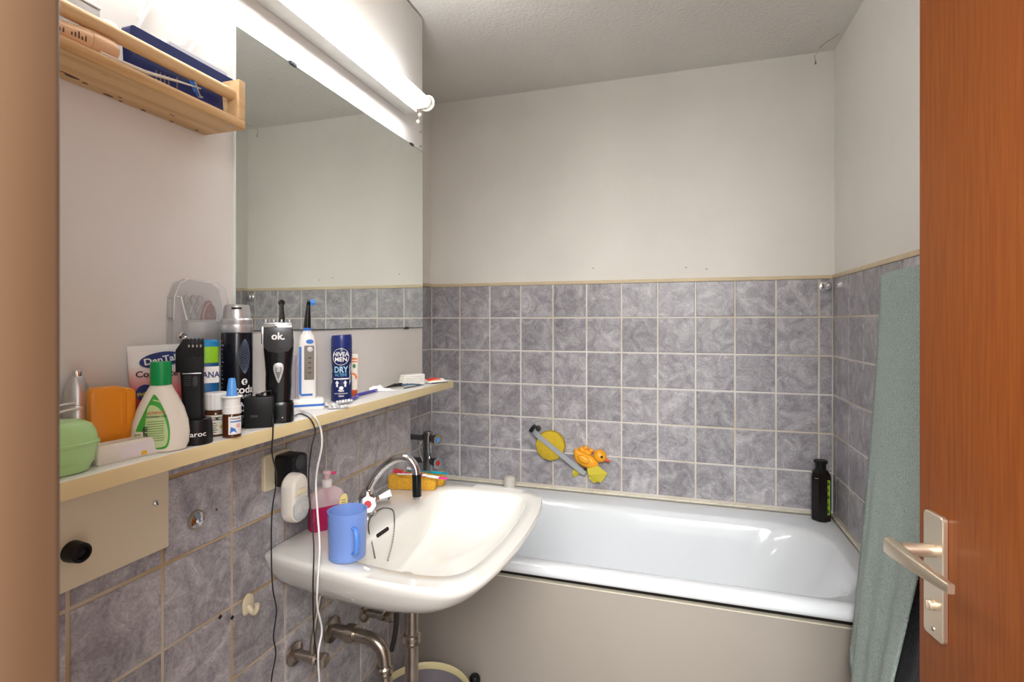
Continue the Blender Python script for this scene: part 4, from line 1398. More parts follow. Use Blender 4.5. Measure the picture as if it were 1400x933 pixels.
# --- nasal spray
t, k = item('nasal_spray', 'little brown nasal spray bottle with white collar and blue tip', 'spray bottle', 317, 599, .0115)
H, W = 80 * k, 11.8 * k
G().lathe([(W * .9, 0), (W, .0012), (W, H * .36), (W * .85, H * .40)], 28).build('glass', amber, t)
G().lathe([(W * .95, H * .40), (W * 1.0, H * .405), (W * .98, H * .52), (W * .90, H * .53), (W * .86, H * .66), (W * 1.12, H * .675), (W * 1.15, H * .69), (W * 1.05, H * .70)], 28).build('collar', M_WHITE, t)
G().lathe([(W * .60, H * .70), (W * .58, H * .72), (W * .36, H * .985), (W * .28, H), (W * .05, H)], 24).build('tip_cap', M_LBLUE, t)
patch(t, 'label', M_WHITE, -W * .35, W * 1.2, H * .06, H * .36, R=W, nx=12)
lettering(t, 'Nasenspray', H * .036, M_INK, W * .42, H * .325, R=W, bold=.02, eps=.0007)
patch(t, 'print_band', M_BLUE, -W * .15, W * 1.1, H * .265, H * .285, R=W, eps=.0006, nx=6)
shape_print(t, 'print_mark', M_BLUE, [(-W * .2, H * .08), (W * .55, H * .08), (W * .30, H * .16), (-W * .1, H * .19)], R=W, eps=.0006)
shape_print(t, 'print_mark', mat('pink_ink', (.75, .45, .42), .5), ellipse(W * .7, H * .20, W * .28, H * .035), R=W, eps=.0006)

# --- power adapter with cable
t, k = item('power_adapter', 'boxy black power adapter lying beside the hair clipper', 'adapter', 356, 586, .020, -.1)
H, W = 42 * k, 20 * k
G().box(-W * .95, W * .85, -.018, .004, 0, H, .003).build('housing', M_BLACK, t)
G().box(-W * .55, -W * .1, -.0195, -.0175, H * .35, H * .42, .0003).build('mould_line', M_DGREY, t)
G().prism([(-W * 1.0, H * .10), (-W * 1.55, H * .16), (-W * 1.85, H * .24), (-W * 1.85, H * .34), (-W * 1.0, H * .42)], -.010, .004, .002).build('plug', M_DGREY, t)
for q in (-1, 1):
    G().tube([(-W * 1.8, -.003 + .004 * q, H * .28), (-W * 2.35, -.003 + .004 * q, H * .24)], .0016, 8).build('plug_pin', M_STEEL, t)
G().box(-W * .3, W * .2, -.008, .006, H, H + .004, .002).build('strain_relief', M_BLACK, t)
adapt = t

# --- hair clipper on stand
t, k = item('hair_clipper', 'black and silver hair clipper standing in its black charging stand', 'hair clipper', 383, 579, .018, -.05)
H = 140 * k
W = 18 * k
G().loft([bot(W * .90, .020, 0, 3), bot(W * .98, .021, .003, 3), bot(W * .98, .021, H * .17, 3), bot(W * .90, .019, H * .20, 3), bot(W * .78, .017, H * .185, 3)]).build('charging_stand', M_BLACKGLOSS, t)
G().loft([[(a - W * .10, b, c) for a, b, c in bot(w * W, d, z * H, 2.6)] for w, d, z in ((.82, .015, .165), (.86, .016, .24), (.92, .0165, .36), (.90, .0165, .48), (.97, .017, .60), (1.04, .0165, .70), (1.06, .0155, .78), (1.03, .0145, .84), (1.00, .0125, .90), (.92, .011, .93))]).build('body', M_BLACKGLOSS, t)
sgrey = mat('gunmetal_plastic', (.05, .05, .053), .3, .4)
fp = [(-W * 1.08, H * .92), (W * .84, H * .92), (W * .92, H * .74), (W * .60, H * .69), (-W * .1, H * .675), (-W * .80, H * .69), (-W * 1.10, H * .74)]
G().prism(fp, -.0178, -.0125, .001).build('face_plate', sgrey, t)
lettering(t, 'ok.', H * .095, M_INKW, -W * .10, H * .835, y=-.0180, bold=.03)
G().box(-W * 1.10, W * .86, -.0165, -.004, H * .92, H * .945, .0008).build('blade', M_CHROME, t)
G().box(-W * 1.06, W * .82, -.0150, -.002, H * .945, H * .965, .0005).build('upper_blade', M_STEEL, t)
for q in range(7):
    xx = -W * 1.0 + q * W * .27
    G().box(xx, xx + W * .10, -.0185, -.008, H * .955, H * .998, .0005).build('guide_tooth', M_CLEAR if q % 2 else M_GREYPL, t)
G().box(-W * 1.28, -W * 1.08, -.010, .006, H * .76, H * .93, .0015).build('taper_lever', M_STEEL, t)
od = [(v.x, v.y) for v in catmull([(0, -.115 * H, 0), (-.028 * H, -.05 * H, 0), (-.046 * H, .03 * H, 0), (-.03 * H, .075 * H, 0), (.03 * H, .075 * H, 0), (.046 * H, .03 * H, 0), (.028 * H, -.05 * H, 0)], 5, True)]
G().prism([(a - W * .08, b + H * .50) for a, b in od], -.0190, -.0150, .0008).build('switch_surround', M_GREYPL, t)
G().prism([(a * .6 - W * .08, b * .62 + H * .50) for a, b in od], -.0205, -.0185, .0006).build('switch', mat('mid_grey_plastic', (.22, .21, .20), .35, .3), t)
for q in range(3):
    G().box(-W * .22, W * .06, -.0211, -.0203, H * (.50 + .018 * q), H * (.507 + .018 * q), .0002).build('switch_rib', M_WHITE, t)
G().sphere((W * .2, -.0211, H * .055), .0011, 8).build('charge_light', M_WHITE, t)
clip = t

# --- clear cups behind the toothbrush
t, k, H = itemx('clear_cup', 'lilac clear plastic cup standing behind the toothbrush handle', 'cup', 398, .0455, 486)
W = 7 * k
G().lathe([(W * .8, 0), (W * .84, .001), (W, H), (W * .96, H), (W * .80, .0025), (W * .1, .002)], 28, cap1=True).build('cup_wall', mat('lilac_clear_plastic', (.70, .66, .78), .15, alpha=.45), t)
G().lathe([(W * 1.0, H * .98), (W * 1.06, H * .99), (W * 1.0, H)], 28, cap0=False, cap1=False).build('rim', M_CLEAR, t)

# --- electric toothbrush on charger
t, k = item('electric_toothbrush', 'white and blue electric toothbrush upright on its white charger', 'toothbrush', 420, 561, .017, .05)
H = 150 * k
W = 22 * k
o8 = rrect(-W, W, -.0175, .0175, .010, 6)
G().loft([[(a * .97, b * .97, 0) for a, b in o8], [(a, b, .0015) for a, b in o8], [(a, b, H * .03) for a, b in o8]]).build('charger_base', M_WHITE, t)
G().loft([[(a * 1.005, b * 1.005, H * .031) for a, b in o8], [(a * 1.005, b * 1.005, H * .050) for a, b in o8]]).build('base_band', M_BLUE, t)
G().loft([[(a, b, H * .051) for a, b in o8], [(a * .98, b * .97, H * .085) for a, b in o8], [(a * .90, b * .86, H * .10) for a, b in o8]]).build('charger_top', M_WHITE, t)
bw = 11.5 * k
G().loft([bot(bw * .98, .0125, H * .10, 2.8), bot(bw * 1.0, .0128, H * .14, 2.8), bot(bw, .0128, H * .45, 2.8), bot(bw * .97, .0125, H * .58, 2.6), bot(bw * .80, .0110, H * .66, 2.4), bot(bw * .50, .0072, H * .70, 2.0), bot(bw * .46, .0066, H * .715, 2)]).build('handle', M_WHITE, t)
bl = [(-bw * .95, H * .12), (-bw * .62, H * .12), (-bw * .62, H * .57), (-bw * .3, H * .63), (-bw * .45, H * .65), (-bw * .90, H * .58)]
patch(t, 'blue_stripe', M_BLUE, -bw * .92, -bw * .66, H * .14, H * .57, y=-.0118, eps=.0006)
patch(t, 'blue_stripe', M_BLUE, -bw * .75, bw * .55, H * .125, H * .145, y=-.0128)
shape_print(t, 'blue_badge', M_BLUE, ellipse(bw * .25, H * .615, bw * .42, H * .020), y=-.0126)
G().prism([(a + bw * .18, b) for a, b in rrect(-bw * .55, bw * .55, H * .27, H * .58, bw * .12, 4)], -.0138, -.0120, .0006).build('grip_panel', mat('taupe_rubber', (.20, .17, .14), .5), t)
G().lathe([(bw * .30, 0), (bw * .30, .0012), (bw * .12, .0016)], 18).build('power_button', M_GREYPL, t, (bw * .28, -.0137, H * .545), (math.pi / 2, 0, 0))
for q in range(4):
    G().box(bw * .08, bw * .40, -.0143, -.0137, H * (.33 + .045 * q), H * (.337 + .045 * q)).build('grip_mark', M_INK, t)
G().lathe([(bw * .46, H * .716), (bw * .46, H * .735), (bw * .42, H * .738)], 20).build('blue_ring', M_BLUE, t)
G().tube([(0, 0, H * .738), (bw * .05, 0, H * .82), (bw * .10, 0, H * .90), (bw * .14, 0, H * .965)], [bw * .42, bw * .36, bw * .27, bw * .22], 14).build('brush_neck', M_BLACKGLOSS, t)
G().tube([(bw * .02, 0, H * .972), (bw * .36, -.001, H * .972)], bw * .36, 16).build('brush_head', M_BLACKGLOSS, t)
g = G()
for i in range(19):
    a = i * 2.4
    r_ = bw * .32 * math.sqrt(i / 19)
    g.tube([(bw * .34, r_ * math.cos(a), H * .972 + r_ * math.sin(a)), (bw * .88, r_ * math.cos(a), H * .972 + r_ * math.sin(a))], bw * .085, 5)
br = g.build('bristles', mat('blue_bristles', (.08, .30, .75), .5), t)
br['kind'] = 'stuff'
tbr = t

# --- deodorant
t, k = item('deodorant_can', 'dark blue spray deodorant can with slanted top on the shelf', 'deodorant', 467, 549, .0155, -.05)
H = 91 * k
W = 13.8 * k
navyc = mat('navy_can', (.012, .020, .105), .25)
G().lathe([(W * .93, 0), (W, .0015), (W, H * .22), (W * .97, H * .34), (W * .90, H * .47), (W * .95, H * .58), (W, H * .68), (W, H * .80), (W * .98, H * .805)], 36).build('can_body', navyc, t)
rings = []
for f, rr_ in ((0, .985), (.3, 1.0), (.75, .98), (1.0, .92)):
    ring = []
    for i in range(32):
        a = 2 * math.pi * i / 32
        x, y = W * rr_ * math.cos(a), W * rr_ * math.sin(a)
        ring.append((x, y, H * (.807 + f * (.178 + .010 * x / W))))
    rings.append(ring)
G().loft(rings).build('cap', mat('blue_cap', (.015, .025, .16), .3), t)
ringo = ellipse(-W * .02, H * .665, W * .80, W * .80, 40)
g = G().tube([((W + .0004) * math.sin(a / W), -(W + .0004) * math.cos(a / W), b) for a, b in ringo + ringo[:1]], .00055, 5)
g.build('logo_ring', M_INKW, t)
lettering(t, 'NIVEA', H * .088, M_INKW, -W * .02, H * .70, R=W, bold=.02, sx=.92, eps=.0008)
lettering(t, 'MEN', H * .088, M_INKW, -W * .02, H * .625, R=W, bold=.02, sx=1.0, eps=.0008)
lettering(t, 'DRY', H * .125, mat('pale_blue_ink', (.35, .60, .72), .5), -W * .02, H * .47, R=W * .92, bold=.03, sx=.80, eps=.001)
lettering(t, 'ACTIVE', H * .055, mat('sky_ink', (.10, .36, .60), .5), -W * .02, H * .395, R=W * .95, bold=.02, sx=.95, eps=.0008)
patch(t, 'white_bar', M_INKW, -W * .75, W * .80, H * .330, H * .348, R=W * .98)
for q, x in ((0, -.38), (1, .40)):
    shape_print(t, 'arrow_print', M_INKW, [(W * (x - .09), H * .22), (W * (x + .09), H * .22), (W * (x + .09), H * .28), (W * (x + .20), H * .275), (W * x, H * .315), (W * (x - .20), H * .275), (W * (x - .09), H * .28)], R=W)
shape_print(t, 'arrow_print', M_INKW, ellipse(W * .02, H * .205, W * .20, H * .025), R=W)
lettering(t, '48h', H * .055, M_INKW, W * .0, H * .165, R=W, bold=.02)
lettering(t, 'ANTI-TRANSPIRANT', H * .022, M_INKW, 0, H * .12, R=W, bold=.01)
lettering(t, '150ml', H * .032, M_INKW, 0, H * .085, R=W, bold=.02)
slm = mat('silver_print', (.55, .60, .62), .4)
for q in range(4):
    z = H * (.24 + .075 * q)
    shape_print(t, 'slash_print', slm, [(W * .82, z), (W * 1.0, z + H * .055), (W * 1.0, z + H * .115), (W * .82, z + H * .055)], R=W * (.97 if q > 1 else 1.0), eps=.0009)
    if q < 3:
        shape_print(t, 'slash_print', slm, [(-W * 1.15, z), (-W * .95, z + H * .055), (-W * .95, z + H * .10), (-W * 1.15, z + H * .045)], R=W * (.97 if q > 1 else 1.0), eps=.0009)

# --- slim orange and white tube behind the deodorant
t, k, H = itemx('ointment_tube', 'slim white tube with orange print standing behind the blue deodorant', 'tube', 482, .048, 484)
W = 7 * k
rings = []
for f in (0, .1, .5, .9, 1.0):
    rings.append([(W * math.cos(a), (.007 * (1 - f) + .0008) * math.sin(a), H * (.15 + .85 * f)) for a in [2 * math.pi * i / 24 for i in range(24)]])
G().loft(rings).build('tube_body', mat('cream_tube', (.80, .74, .66), .35), t)
orp = mat('orange_ink', (.80, .20, .03), .45)
G().lathe([(W * .80, 0), (W * .85, .001), (W * .85, H * .15)], 20).build('cap', mat('orange_cap', (.70, .12, .02), .4), t)
shape_print(t, 'orange_disc', orp, ellipse(0, H * .45, W * .85, H * .10), y=-.0045)
patch(t, 'print_line', orp, -W * .6, W * .9, H * .86, H * .90, y=-.002)
patch(t, 'print_line', orp, -W * .6, W * .9, H * .80, H * .83, y=-.0024)
shape_print(t, 'green_leaf', mat('leaf_green_ink', (.05, .22, .08), .5), ellipse(W * .3, H * .71, W * .3, H * .05), y=-.0032)

# --- blister packs
foil = mat('silver_foil', (.72, .72, .74), .35, .6)
for q, (u, v, tw_) in enumerate(((462, 559, .2), (449, 557, -.5), (471, 553, .7))):
    lab = ['crumpled silver blister pack lying in front of the deodorant', 'silver blister pack tucked against the toothbrush charger', 'silver blister pack on top of the others by the deodorant'][q]
    p, th, k = at(u, v, .004)
    t = thing('blister_pack', lab, 'blister pack', p + Vector((0, 0, .0016 * q)), th + tw_, 'silver blister packs')
    G().grid(lambda a, b: ((a - .5) * .046, (b - .5) * .020, .0010 + .0022 * abs(math.sin(a * 7 + q)) * b), 10, 4).build('foil_sheet', foil, t)
    for i in range(5):
        for j in range(2):
            G().lathe([(.0034, .0), (.0032, .0028), (.0020, .0042), (.0004, .0044)], 10).build('pill_blister', M_WHITE if (i + j + q) % 2 else foil, t, (-.017 + .0085 * i, -.005 + .010 * j, .0022))

# --- purple pens
viol = mat('violet_plastic', (.055, .045, .35), .3)
for q, (u0, v0, u1, v1) in enumerate(((486, 541, 514, 534), (478, 547, 488, 543))):
    A, B = onZ(u0, v0, SHZ + .005), onZ(u1, v1, SHZ + .005)
    A.x = max(A.x, PANX + .008); B.x = max(B.x, PANX + .008)
    t = thing('disposable_razor', 'violet disposable razor handle lying beside the deodorant' if q == 0 else 'short violet razor cap lying against the deodorant', 'razor', A)
    d = B - A
    G().tube([d * 0, d * .1, d * .5, d * .9, d], [.0030, .0042, .0046, .0042, .0028], 10).build('grip', viol, t)
    G().tube([d * .93, d * 1.0, d * 1.04], [.0048, .005, .004], 10).build('end_band', mat('pale_violet_plastic', (.30, .26, .62), .35), t)

# --- crumpled tissue, hairpins, cotton pads, red sachet
p, th, k = at(519, 535, .010)
t = thing('crumpled_tissue', 'white crumpled tissue lying beside the hair pins', 'tissue', p, th)
rnd = random.Random(3)


def crump(nu, nv, L_, Wd, Hh, seed):
    r_ = random.Random(seed)
    ph = [r_.uniform(0, 6) for _ in range(8)]
    def fn(a, b):
        x = (a - .5) * L_
        y = (b - .5) * Wd
        e = math.sin(math.pi * b) ** .6 * max(math.cos((a - .30) * 2.0), 0.05)
        z = Hh * e * (.65 + .2 * math.sin(9 * a + ph[0] + 4 * b) + .2 * math.sin(13 * b + ph[1]) + .15 * math.sin(17 * a - 7 * b + ph[2]))
        return (x, y + .004 * math.sin(8 * a + ph[3]), .0004 + max(z, 0))
    return fn


tis = mat('tissue_white', (.84, .84, .84), .8)
G().grid(crump(30, 14, .058, .030, .016, 4), 30, 14).build('sheet', tis, t)
G().grid(crump(20, 10, .044, .024, .007, 9), 20, 10).build('corner_fold', tis, t, (.026, -.004, 0))
for q in range(8):
    u0 = 524 + 3.2 * q
    A = onZ(u0, 531.5 - .55 * q, SHZ + .003 + .0012 * (q % 3))
    B = onZ(u0 + 17 + 2 * (q % 3), 524.5 - .35 * q, SHZ + .006 + .0012 * (q % 4))
    A.x = max(A.x, PANX + .006); B.x = max(B.x, PANX + .006)
    t = thing('hair_pin', 'black metal hair pin in the small pile beside the tissue', 'hair pin', A, 0, 'black hair pins on the shelf')
    d = B - A
    sd = Vector((d.y, -d.x, 0)).normalized() * .0022
    pth = [d * 0 + sd, d * .3 + sd * 1.2, d * .6 + sd * .8, d * .95 + sd, d * 1.0, d * .95 - sd, d * .5 - sd, d * .05 - sd]
    G().tube(pth, .0008, 6).build('wire', M_INK, t)
    G().sphere(d * .0 + sd, .0011, 6).build('tip', M_INK, t)
A = onZ(549, 527, SHZ + .006)
t = thing('hair_comb', 'dark blue plastic comb lying on the hair pins', 'comb', A)
Bv = onZ(575, 526, SHZ + .006) - A
G().tube([Vector((0, 0, 0)), Bv * .5 + Vector((0, 0, .002)), Bv], [.0035, .004, .003], 8, flat=.6).build('spine', mat('petrol_blue_plastic', (.02, .09, .20), .3), t)
g = G()
sd = Vector((-Bv.y, Bv.x, 0)).normalized()
for q in range(12):
    c = Bv * (.05 + .08 * q)
    g.tube([c, c + sd * .013], .0009, 5)
g.build('teeth', mat('petrol_blue_plastic', (.02, .09, .20), .3), t)['kind'] = 'stuff'
A = onZ(578, 526, SHZ + .002)
t = thing('nail_file', 'black emery nail file lying in front of the cotton pads', 'nail file', A)
Bv = onZ(552, 531, SHZ + .002) - A
G().tube([Vector((0, 0, 0)), Bv * .04, Bv * .96, Bv], [.0028, .0036, .0036, .0028], 8, flat=.3).build('blade', M_INK, t)
G().tube([Bv * .0, Bv * .16], .0037, 8, flat=.34).build('grip', mat('petrol_blue_plastic', (.02, .09, .20), .3), t)

p, th, k = at(563, 527, .016, .55)
p.x = max(p.x, PANX + .022)
for q in range(5):
    t = thing('cotton_pad', ('white folded cotton pad at the bottom of the stack', 'white folded cotton pad second from the bottom of the stack', 'white folded cotton pad in the middle of the stack', 'white folded cotton pad second from the top of the stack', 'white folded cotton pad on top of the stack')[q], 'cotton pad', p + Vector((0, 0, .0064 * q + .0002)), th, 'stacked white cotton pads')
    o8 = rrect(-.042 + .002 * q, .040, -.017, .017, .006, 5)
    G().loft([[(a * .98, b * .95, 0) for a, b in o8], [(a, b, .0016) for a, b in o8], [(a, b, .0046) for a, b in o8], [(a * .98, b * .94, .0060) for a, b in o8]]).build('pad', mat('cotton_white', (.80, .78, .72), .8, bump=.3, bscale=400), t)
    G().box(-.030, .030, -.0176, -.0168, .0022, .0038).build('fold_line', M_WHITE, t)
A = onZ(596, 523.5, SHZ + .0005)
t = thing('sachet', 'flat red and white sachet at the far end of the shelf', 'sachet', A, facing(A) + .62)
t.rotation_euler = (.30, 0, facing(A) + .62)
t.location.z = SHZ + .007
G().grid(lambda a, b: ((a - .5) * .070, (b - .5) * .030, .001 + .003 * math.sin(math.pi * a) * math.sin(math.pi * b)), 12, 6).build('foil_sheet', M_WHITE, t)
G().grid(lambda a, b: ((a - .55) * .058, (b - .1) * .018, .0016 + .003 * math.sin(math.pi * a) * math.sin(math.pi * (b * .6 + .2))), 12, 6).build('red_print', mat('red_foil', (.65, .03, .03), .35), t)
G().grid(lambda a, b: ((a - .55) * .050, (b - 1.0) * .005 - .001, .0020 + .003 * math.sin(math.pi * a)), 12, 2).build('orange_print', mat('orange_foil', (.85, .36, .04), .35), t)
G().box(-.030, .034, -.0215, -.0185, .0002, .0012).build('dark_edge', M_INK, t)

# --- manicure case on the wall
cy0, cy1 = onX(258, 450, .050).y, onX(300, 450, .050).y
zc0 = onX(280, 438, .055).z
mc = thing('manicure_case', 'silver manicure case with clear cover standing against the white board', 'case', (PANX + .001, (cy0 + cy1) / 2, SHZ + .0003), math.pi / 2)
cw = (cy1 - cy0) / 2
chh = zc0 - SHZ
G().box(-cw, cw, -.0165, -.0005, 0, chh, .0015).build('case_body', mat('silver_case', (.46, .46, .47), .32, .5), mc)
G().box(-cw * 1.02, cw * 1.02, -.0178, -.0164, chh * .72, chh * .98, .0006).build('front_band', mat('pale_silver', (.56, .56, .57), .28, .5), mc)
dl = onX(234, 440, .045).y - mc.location.y
dr = onX(309, 440, .045).y - mc.location.y
zt2 = onX(270, 383, .045).z - SHZ
cov = [(dl, chh * .78), (dl, chh * 1.0), (dl * .97, zt2 * .88), (dl * .80, zt2 * .97), (dl * .5, zt2), (dr * .55, zt2 * .99), (dr * .85, zt2 * .95), (dr, zt2 * .85), (dr, chh * .98), (-cw, chh * .985), (-cw, chh * .78)]
G().prism(cov, -.0185, -.0165).build('clear_cover', M_CLEAR, mc, smooth=0)
G().prism(cov, -.0025, -.0010).build('back_plate', mat('frosted_back', (.66, .65, .64), .3, alpha=.4), mc, smooth=0)
G().tube([(a, -.0175, b) for a, b in cov[1:9]], .0009, 6).build('cover_edge', mat('bright_clear_edge', (.80, .80, .80), .15, alpha=.8), mc)
G().tube([(dl * .93, -.0195, chh * 1.20), (dl * .80, -.0195, chh * 1.2), (dl * .62, -.0195, chh * 1.0)], .0012, 6).build('hinge_wire', M_WHITE, mc)
G().lathe([(.0075, 0), (.0075, .003), (.005, .0045), (.003, .003)], 22).build('wall_screw', M_CHROME, mc, ((dl - cw) / 2, -.0186, chh * .86), (math.pi / 2, 0, 0))
G().box(dl * 1.03, dl * .96, -.014, -.006, chh * 1.02, chh * 1.18, .001).build('catch', M_GREYPL, mc)
# tools in the case: scissors, clippers, pouch are lift-out things
for q, (xx, col_, lab) in enumerate(((-.010, mat('grey_tool_steel', (.22, .21, .20), .3, .9), 'nail scissors with steel loops in the clear manicure case'), (-.024, mat('grey_tool_steel', (.22, .21, .20), .3, .9), 'cuticle scissors with steel loops at the hinge side of the manicure case'))):
    t = thing('nail_scissors', lab, 'scissors', mc.matrix_world @ Vector((0, 0, 0)))
    t.location = (PANX + .0105, mc.location.y + xx, SHZ + chh + .002)
    t.rotation_euler = (0, 0, math.pi / 2)
    for s in (-1, 1):
        lp = [(s * .0075 + .0058 * math.cos(a), 0, .034 + .0085 * math.sin(a)) for a in [2 * math.pi * i / 20 for i in range(21)]]
        G().tube(lp, .0011, 7).build('finger_loop', col_, t)
        G().tube([(s * .006, 0, .026), (s * .001, 0, .010), (-s * .003, 0, 0)], [.0013, .0017, .0014], 7).build('blade', col_, t)
    G().sphere((0, -.0015, .010), .0016, 8).build('pivot', col_, t)
t = thing('leather_pouch', 'dark red pouch in the clear manicure case', 'pouch', (PANX + .0105, mc.location.y + .014, SHZ + chh + .001), math.pi / 2)
G().prism([(-.015, 0), (.015, 0), (.013, .016), (.008, .028), (.003, .036), (-.003, .034), (-.009, .022)], -.004, .004, .0012).build('flap', mat('dark_red_leather', (.16, .02, .02), .5), t)
G().tube([(.014 * math.cos(a), -.0052, .030 * math.sin(a)) for a in [math.pi * i / 16 for i in range(17)]], .0008, 6).build('steel_arc', M_CHROME, t)
G().tube([(.002 + .007 * math.cos(a), -.0052, .009 + .0042 * math.sin(a)) for a in [2 * math.pi * i / 18 for i in range(19)]], .0007, 6).build('steel_ring', M_CHROME, t)

# ================================================================== CABLES
def cable(name, label, pts, r, m, plug=None):
    path = catmull(pts, 8)
    base = path[-1]
    t = thing(name, label, 'cable', base)
    G().tube([p - base for p in path], r, 8).build('cord', m, t, smooth=60)
    return t, base


XF = SHX + .004
A = Vector(adapt.location) + Vector((0, 0, 42 * mpp(adapt.location) + .004))
pts = [A, A + Vector((.014, .010, .004)), onX(371, 545, .128), onX(373, 572, XF), onX(373, 595, XF), onX(372, 620, XF - .010), onX(378, 655, XF - .045), onX(372, 700, XF - .06), onX(371, 760, XF - .06), onX(373, 805, XF - .05), onX(378, 835, XF - .06), onX(374, 870, XF - .07), onX(377, 895, XF - .07), onX(371, 933, XF - .08), onX(372, 985, XF - .08)]
blackcord = mat('black_cord', (.012, .011, .010), .4)
t, base = cable('adapter_cable', 'thin black cable hanging from the power adapter past the socket', pts, .0014, blackcord)
A = Vector(clip.location) + Vector((.012, .014, .004))
pts = [A, onZ(410, 566, SHZ + .003), onX(424, 573, XF), onX(431, 590, XF + .003), onX(426, 612, XF), onX(422, 650, XF - .03), onX(424, 690, XF - .02), onX(429, 745, XF + .01), onX(428, 800, XF + .02), onX(429, 860, XF), onX(434, 905, XF - .01), onX(438, 940, XF - .01), onX(440, 990, XF - .01)]
t, base = cable('clipper_cable', 'thin black cable hanging in front of the white night light', pts, .0015, blackcord)
A = Vector(tbr.location) + Vector((-.004, -.020, .004))
pts = [A, onZ(412, 562, SHZ + .003), onX(428, 568, XF), onX(438, 585, XF + .004), onX(440, 610, XF), onX(434, 640, XF - .02), onX(432, 665, XF - .03), onX(434, 700, XF - .01), onX(437, 750, XF + .01), onX(434, 800, XF + .02), onX(434, 830, XF + .01), onX(440, 862, XF), onX(435, 895, XF), onX(437, 940, XF - .01), onX(438, 990, XF - .01)]
t, base = cable('toothbrush_cable', 'white cable hanging from the toothbrush charger over the washbasin edge', pts, .0021, M_WHITE)

# ================================================================== ON THE WASHBASIN
BZ = .8445


def on_basin(u, v, r, lift=0.0):
    p = onZ(u, v, BZ)
    away = Vector((p.x - CAM.x, p.y - CAM.y, 0)).normalized()
    p = p + away * r
    p.z = BZ + lift
    return p


# mug
p = on_basin(475, 768, .026)
k = mpp(p)
mug = thing('plastic_mug', 'translucent blue plastic mug on the near corner of the washbasin', 'mug', p, facing(p))
W, H = 26 * k, 64 * k
bluem = mat('translucent_blue', (.30, .48, .95), .35, trans=.45)
G().lathe([(W * .90, 0), (W * .94, .0015), (W * 1.0, H * .97), (W * 1.02, H), (W * .96, H), (W * .95, H * .97), (W * .88, .004), (W * .1, .003)], 40).build('mug_wall', bluem, mug)
hd = catmull([(W * .30, -W * .93, H * .73), (W * .42, -W * 1.28, H * .70), (W * .46, -W * 1.42, H * .50), (W * .42, -W * 1.28, H * .26), (W * .28, -W * .90, H * .20)], 6)
g = G()
rings = []
for i, q in enumerate(hd):
    rings.append([q + Vector((a, 0, b * .5)) + Vector((0, a * .0, 0)) for a, b in rrect(-.006, .006, -.004, .004, .0015, 3)])
hd_ = [Vector(q) for q in hd]
g.tube(hd_, .0055, 10, flat=.6)
g.build('handle', mat('translucent_blue_thick', (.10, .27, .78), .35, trans=.15), mug)

# soap dispenser
p = on_basin(447, 727, .026)
k = mpp(p)
W, H = 24 * k, 80 * k
soap = thing('soap_dispenser', 'clear pump bottle half full of raspberry red liquid soap behind the mug', 'soap dispenser', p, facing(p) + .3)
pinkl = mat('raspberry_soap', (.42, .012, .09), .15, trans=.12)
o8 = rrect(-W, W, -.017, .017, .010, 6)
G().loft([[(a * .94, b * .94, 0) for a, b in o8], [(a, b, .003) for a, b in o8], [(a * 1.0, b, H * .40) for a, b in o8]]).build('liquid', pinkl, soap)
G().loft([[(a * 1.0, b, H * .401) for a, b in o8], [(a * .96, b, H * .55) for a, b in o8], [(a * .80, b * .9, H * .64) for a, b in o8], [(a * .45, b * .6, H * .70) for a, b in o8]]).build('bottle_top', mat('clear_pink_plastic', (.80, .62, .64), .12, alpha=.45), soap)
G().tube([(0, 0, H * .40), (0, 0, H * .76)], .0045, 12).build('pump_tube', pinkl, soap)
G().lathe([(.0115, H * .70), (.0125, H * .71), (.0125, H * .81), (.009, H * .825)], 24).build('collar', mat('frosted_white', (.72, .66, .64), .35), soap)
G().lathe([(.006, H * .825), (.006, H * .90), (.010, H * .91), (.011, H * .95), (.008, H * .975), (.001, H * .98)], 22).build('pump_head', mat('clear_pink_pump', (.80, .55, .58), .15, alpha=.6), soap)
G().tube([(.006, -.003, H * .93), (.020, -.008, H * .925)], .0036, 10).build('spout', mat('raspberry_plastic', (.55, .03, .12), .3), soap)
yl = [(v.x, v.y) for v in catmull([(-.008, -.018, 0), (-.008, .010, 0), (0, .022, 0), (.010, .018, 0), (.010, -.018, 0)], 4, True)]
G().prism([(a + W * .78, b + H * .40) for a, b in yl], -.0185, -.0170, .0004).build('yellow_label', mat('yellow_label', (.80, .66, .25), .5), soap)
for q in range(4):
    G().box(W * .78 - .005, W * .78 + .006, -.0190, -.0185, H * .33 + .006 * q, H * .33 + .006 * q + .0012).build('print_line', M_DGREY, soap)

# sponges and toothbrushes
spg = mat('orange_yellow_sponge', (.80, .40, .035), .9, bump=1.0, bscale=330, var=.35, vscale=120)
p = on_basin(575, 671, .018)
k = mpp(p)


def sponge(name, label, loc, rz, L_, D_, H_, m=spg):
    t = thing(name, label, 'sponge', loc, rz, None)
    o8 = rrect(-L_ / 2, L_ / 2, -D_ / 2, D_ / 2, .006, 5)
    G().loft([[(a * .94, b * .94, 0) for a, b in o8], [(a, b, .004) for a, b in o8], [(a * 1.01, b * 1.01, H_ * .55) for a, b in o8], [(a * .99, b * .99, H_ - .004) for a, b in o8], [(a * .93, b * .92, H_) for a, b in o8]]).build('foam_block', m, t, smooth=60)
    G().box(-L_ / 2 * .93, L_ / 2 * .93, -D_ / 2 * .9, D_ / 2 * .9, H_ - .0006, H_ + .0006).build('pale_top', mat('pale_sponge', (.78, .46, .08), .9, bump=1.0, bscale=300), t)  # thin slab in a slightly paler yellow on top of the foam
    return t


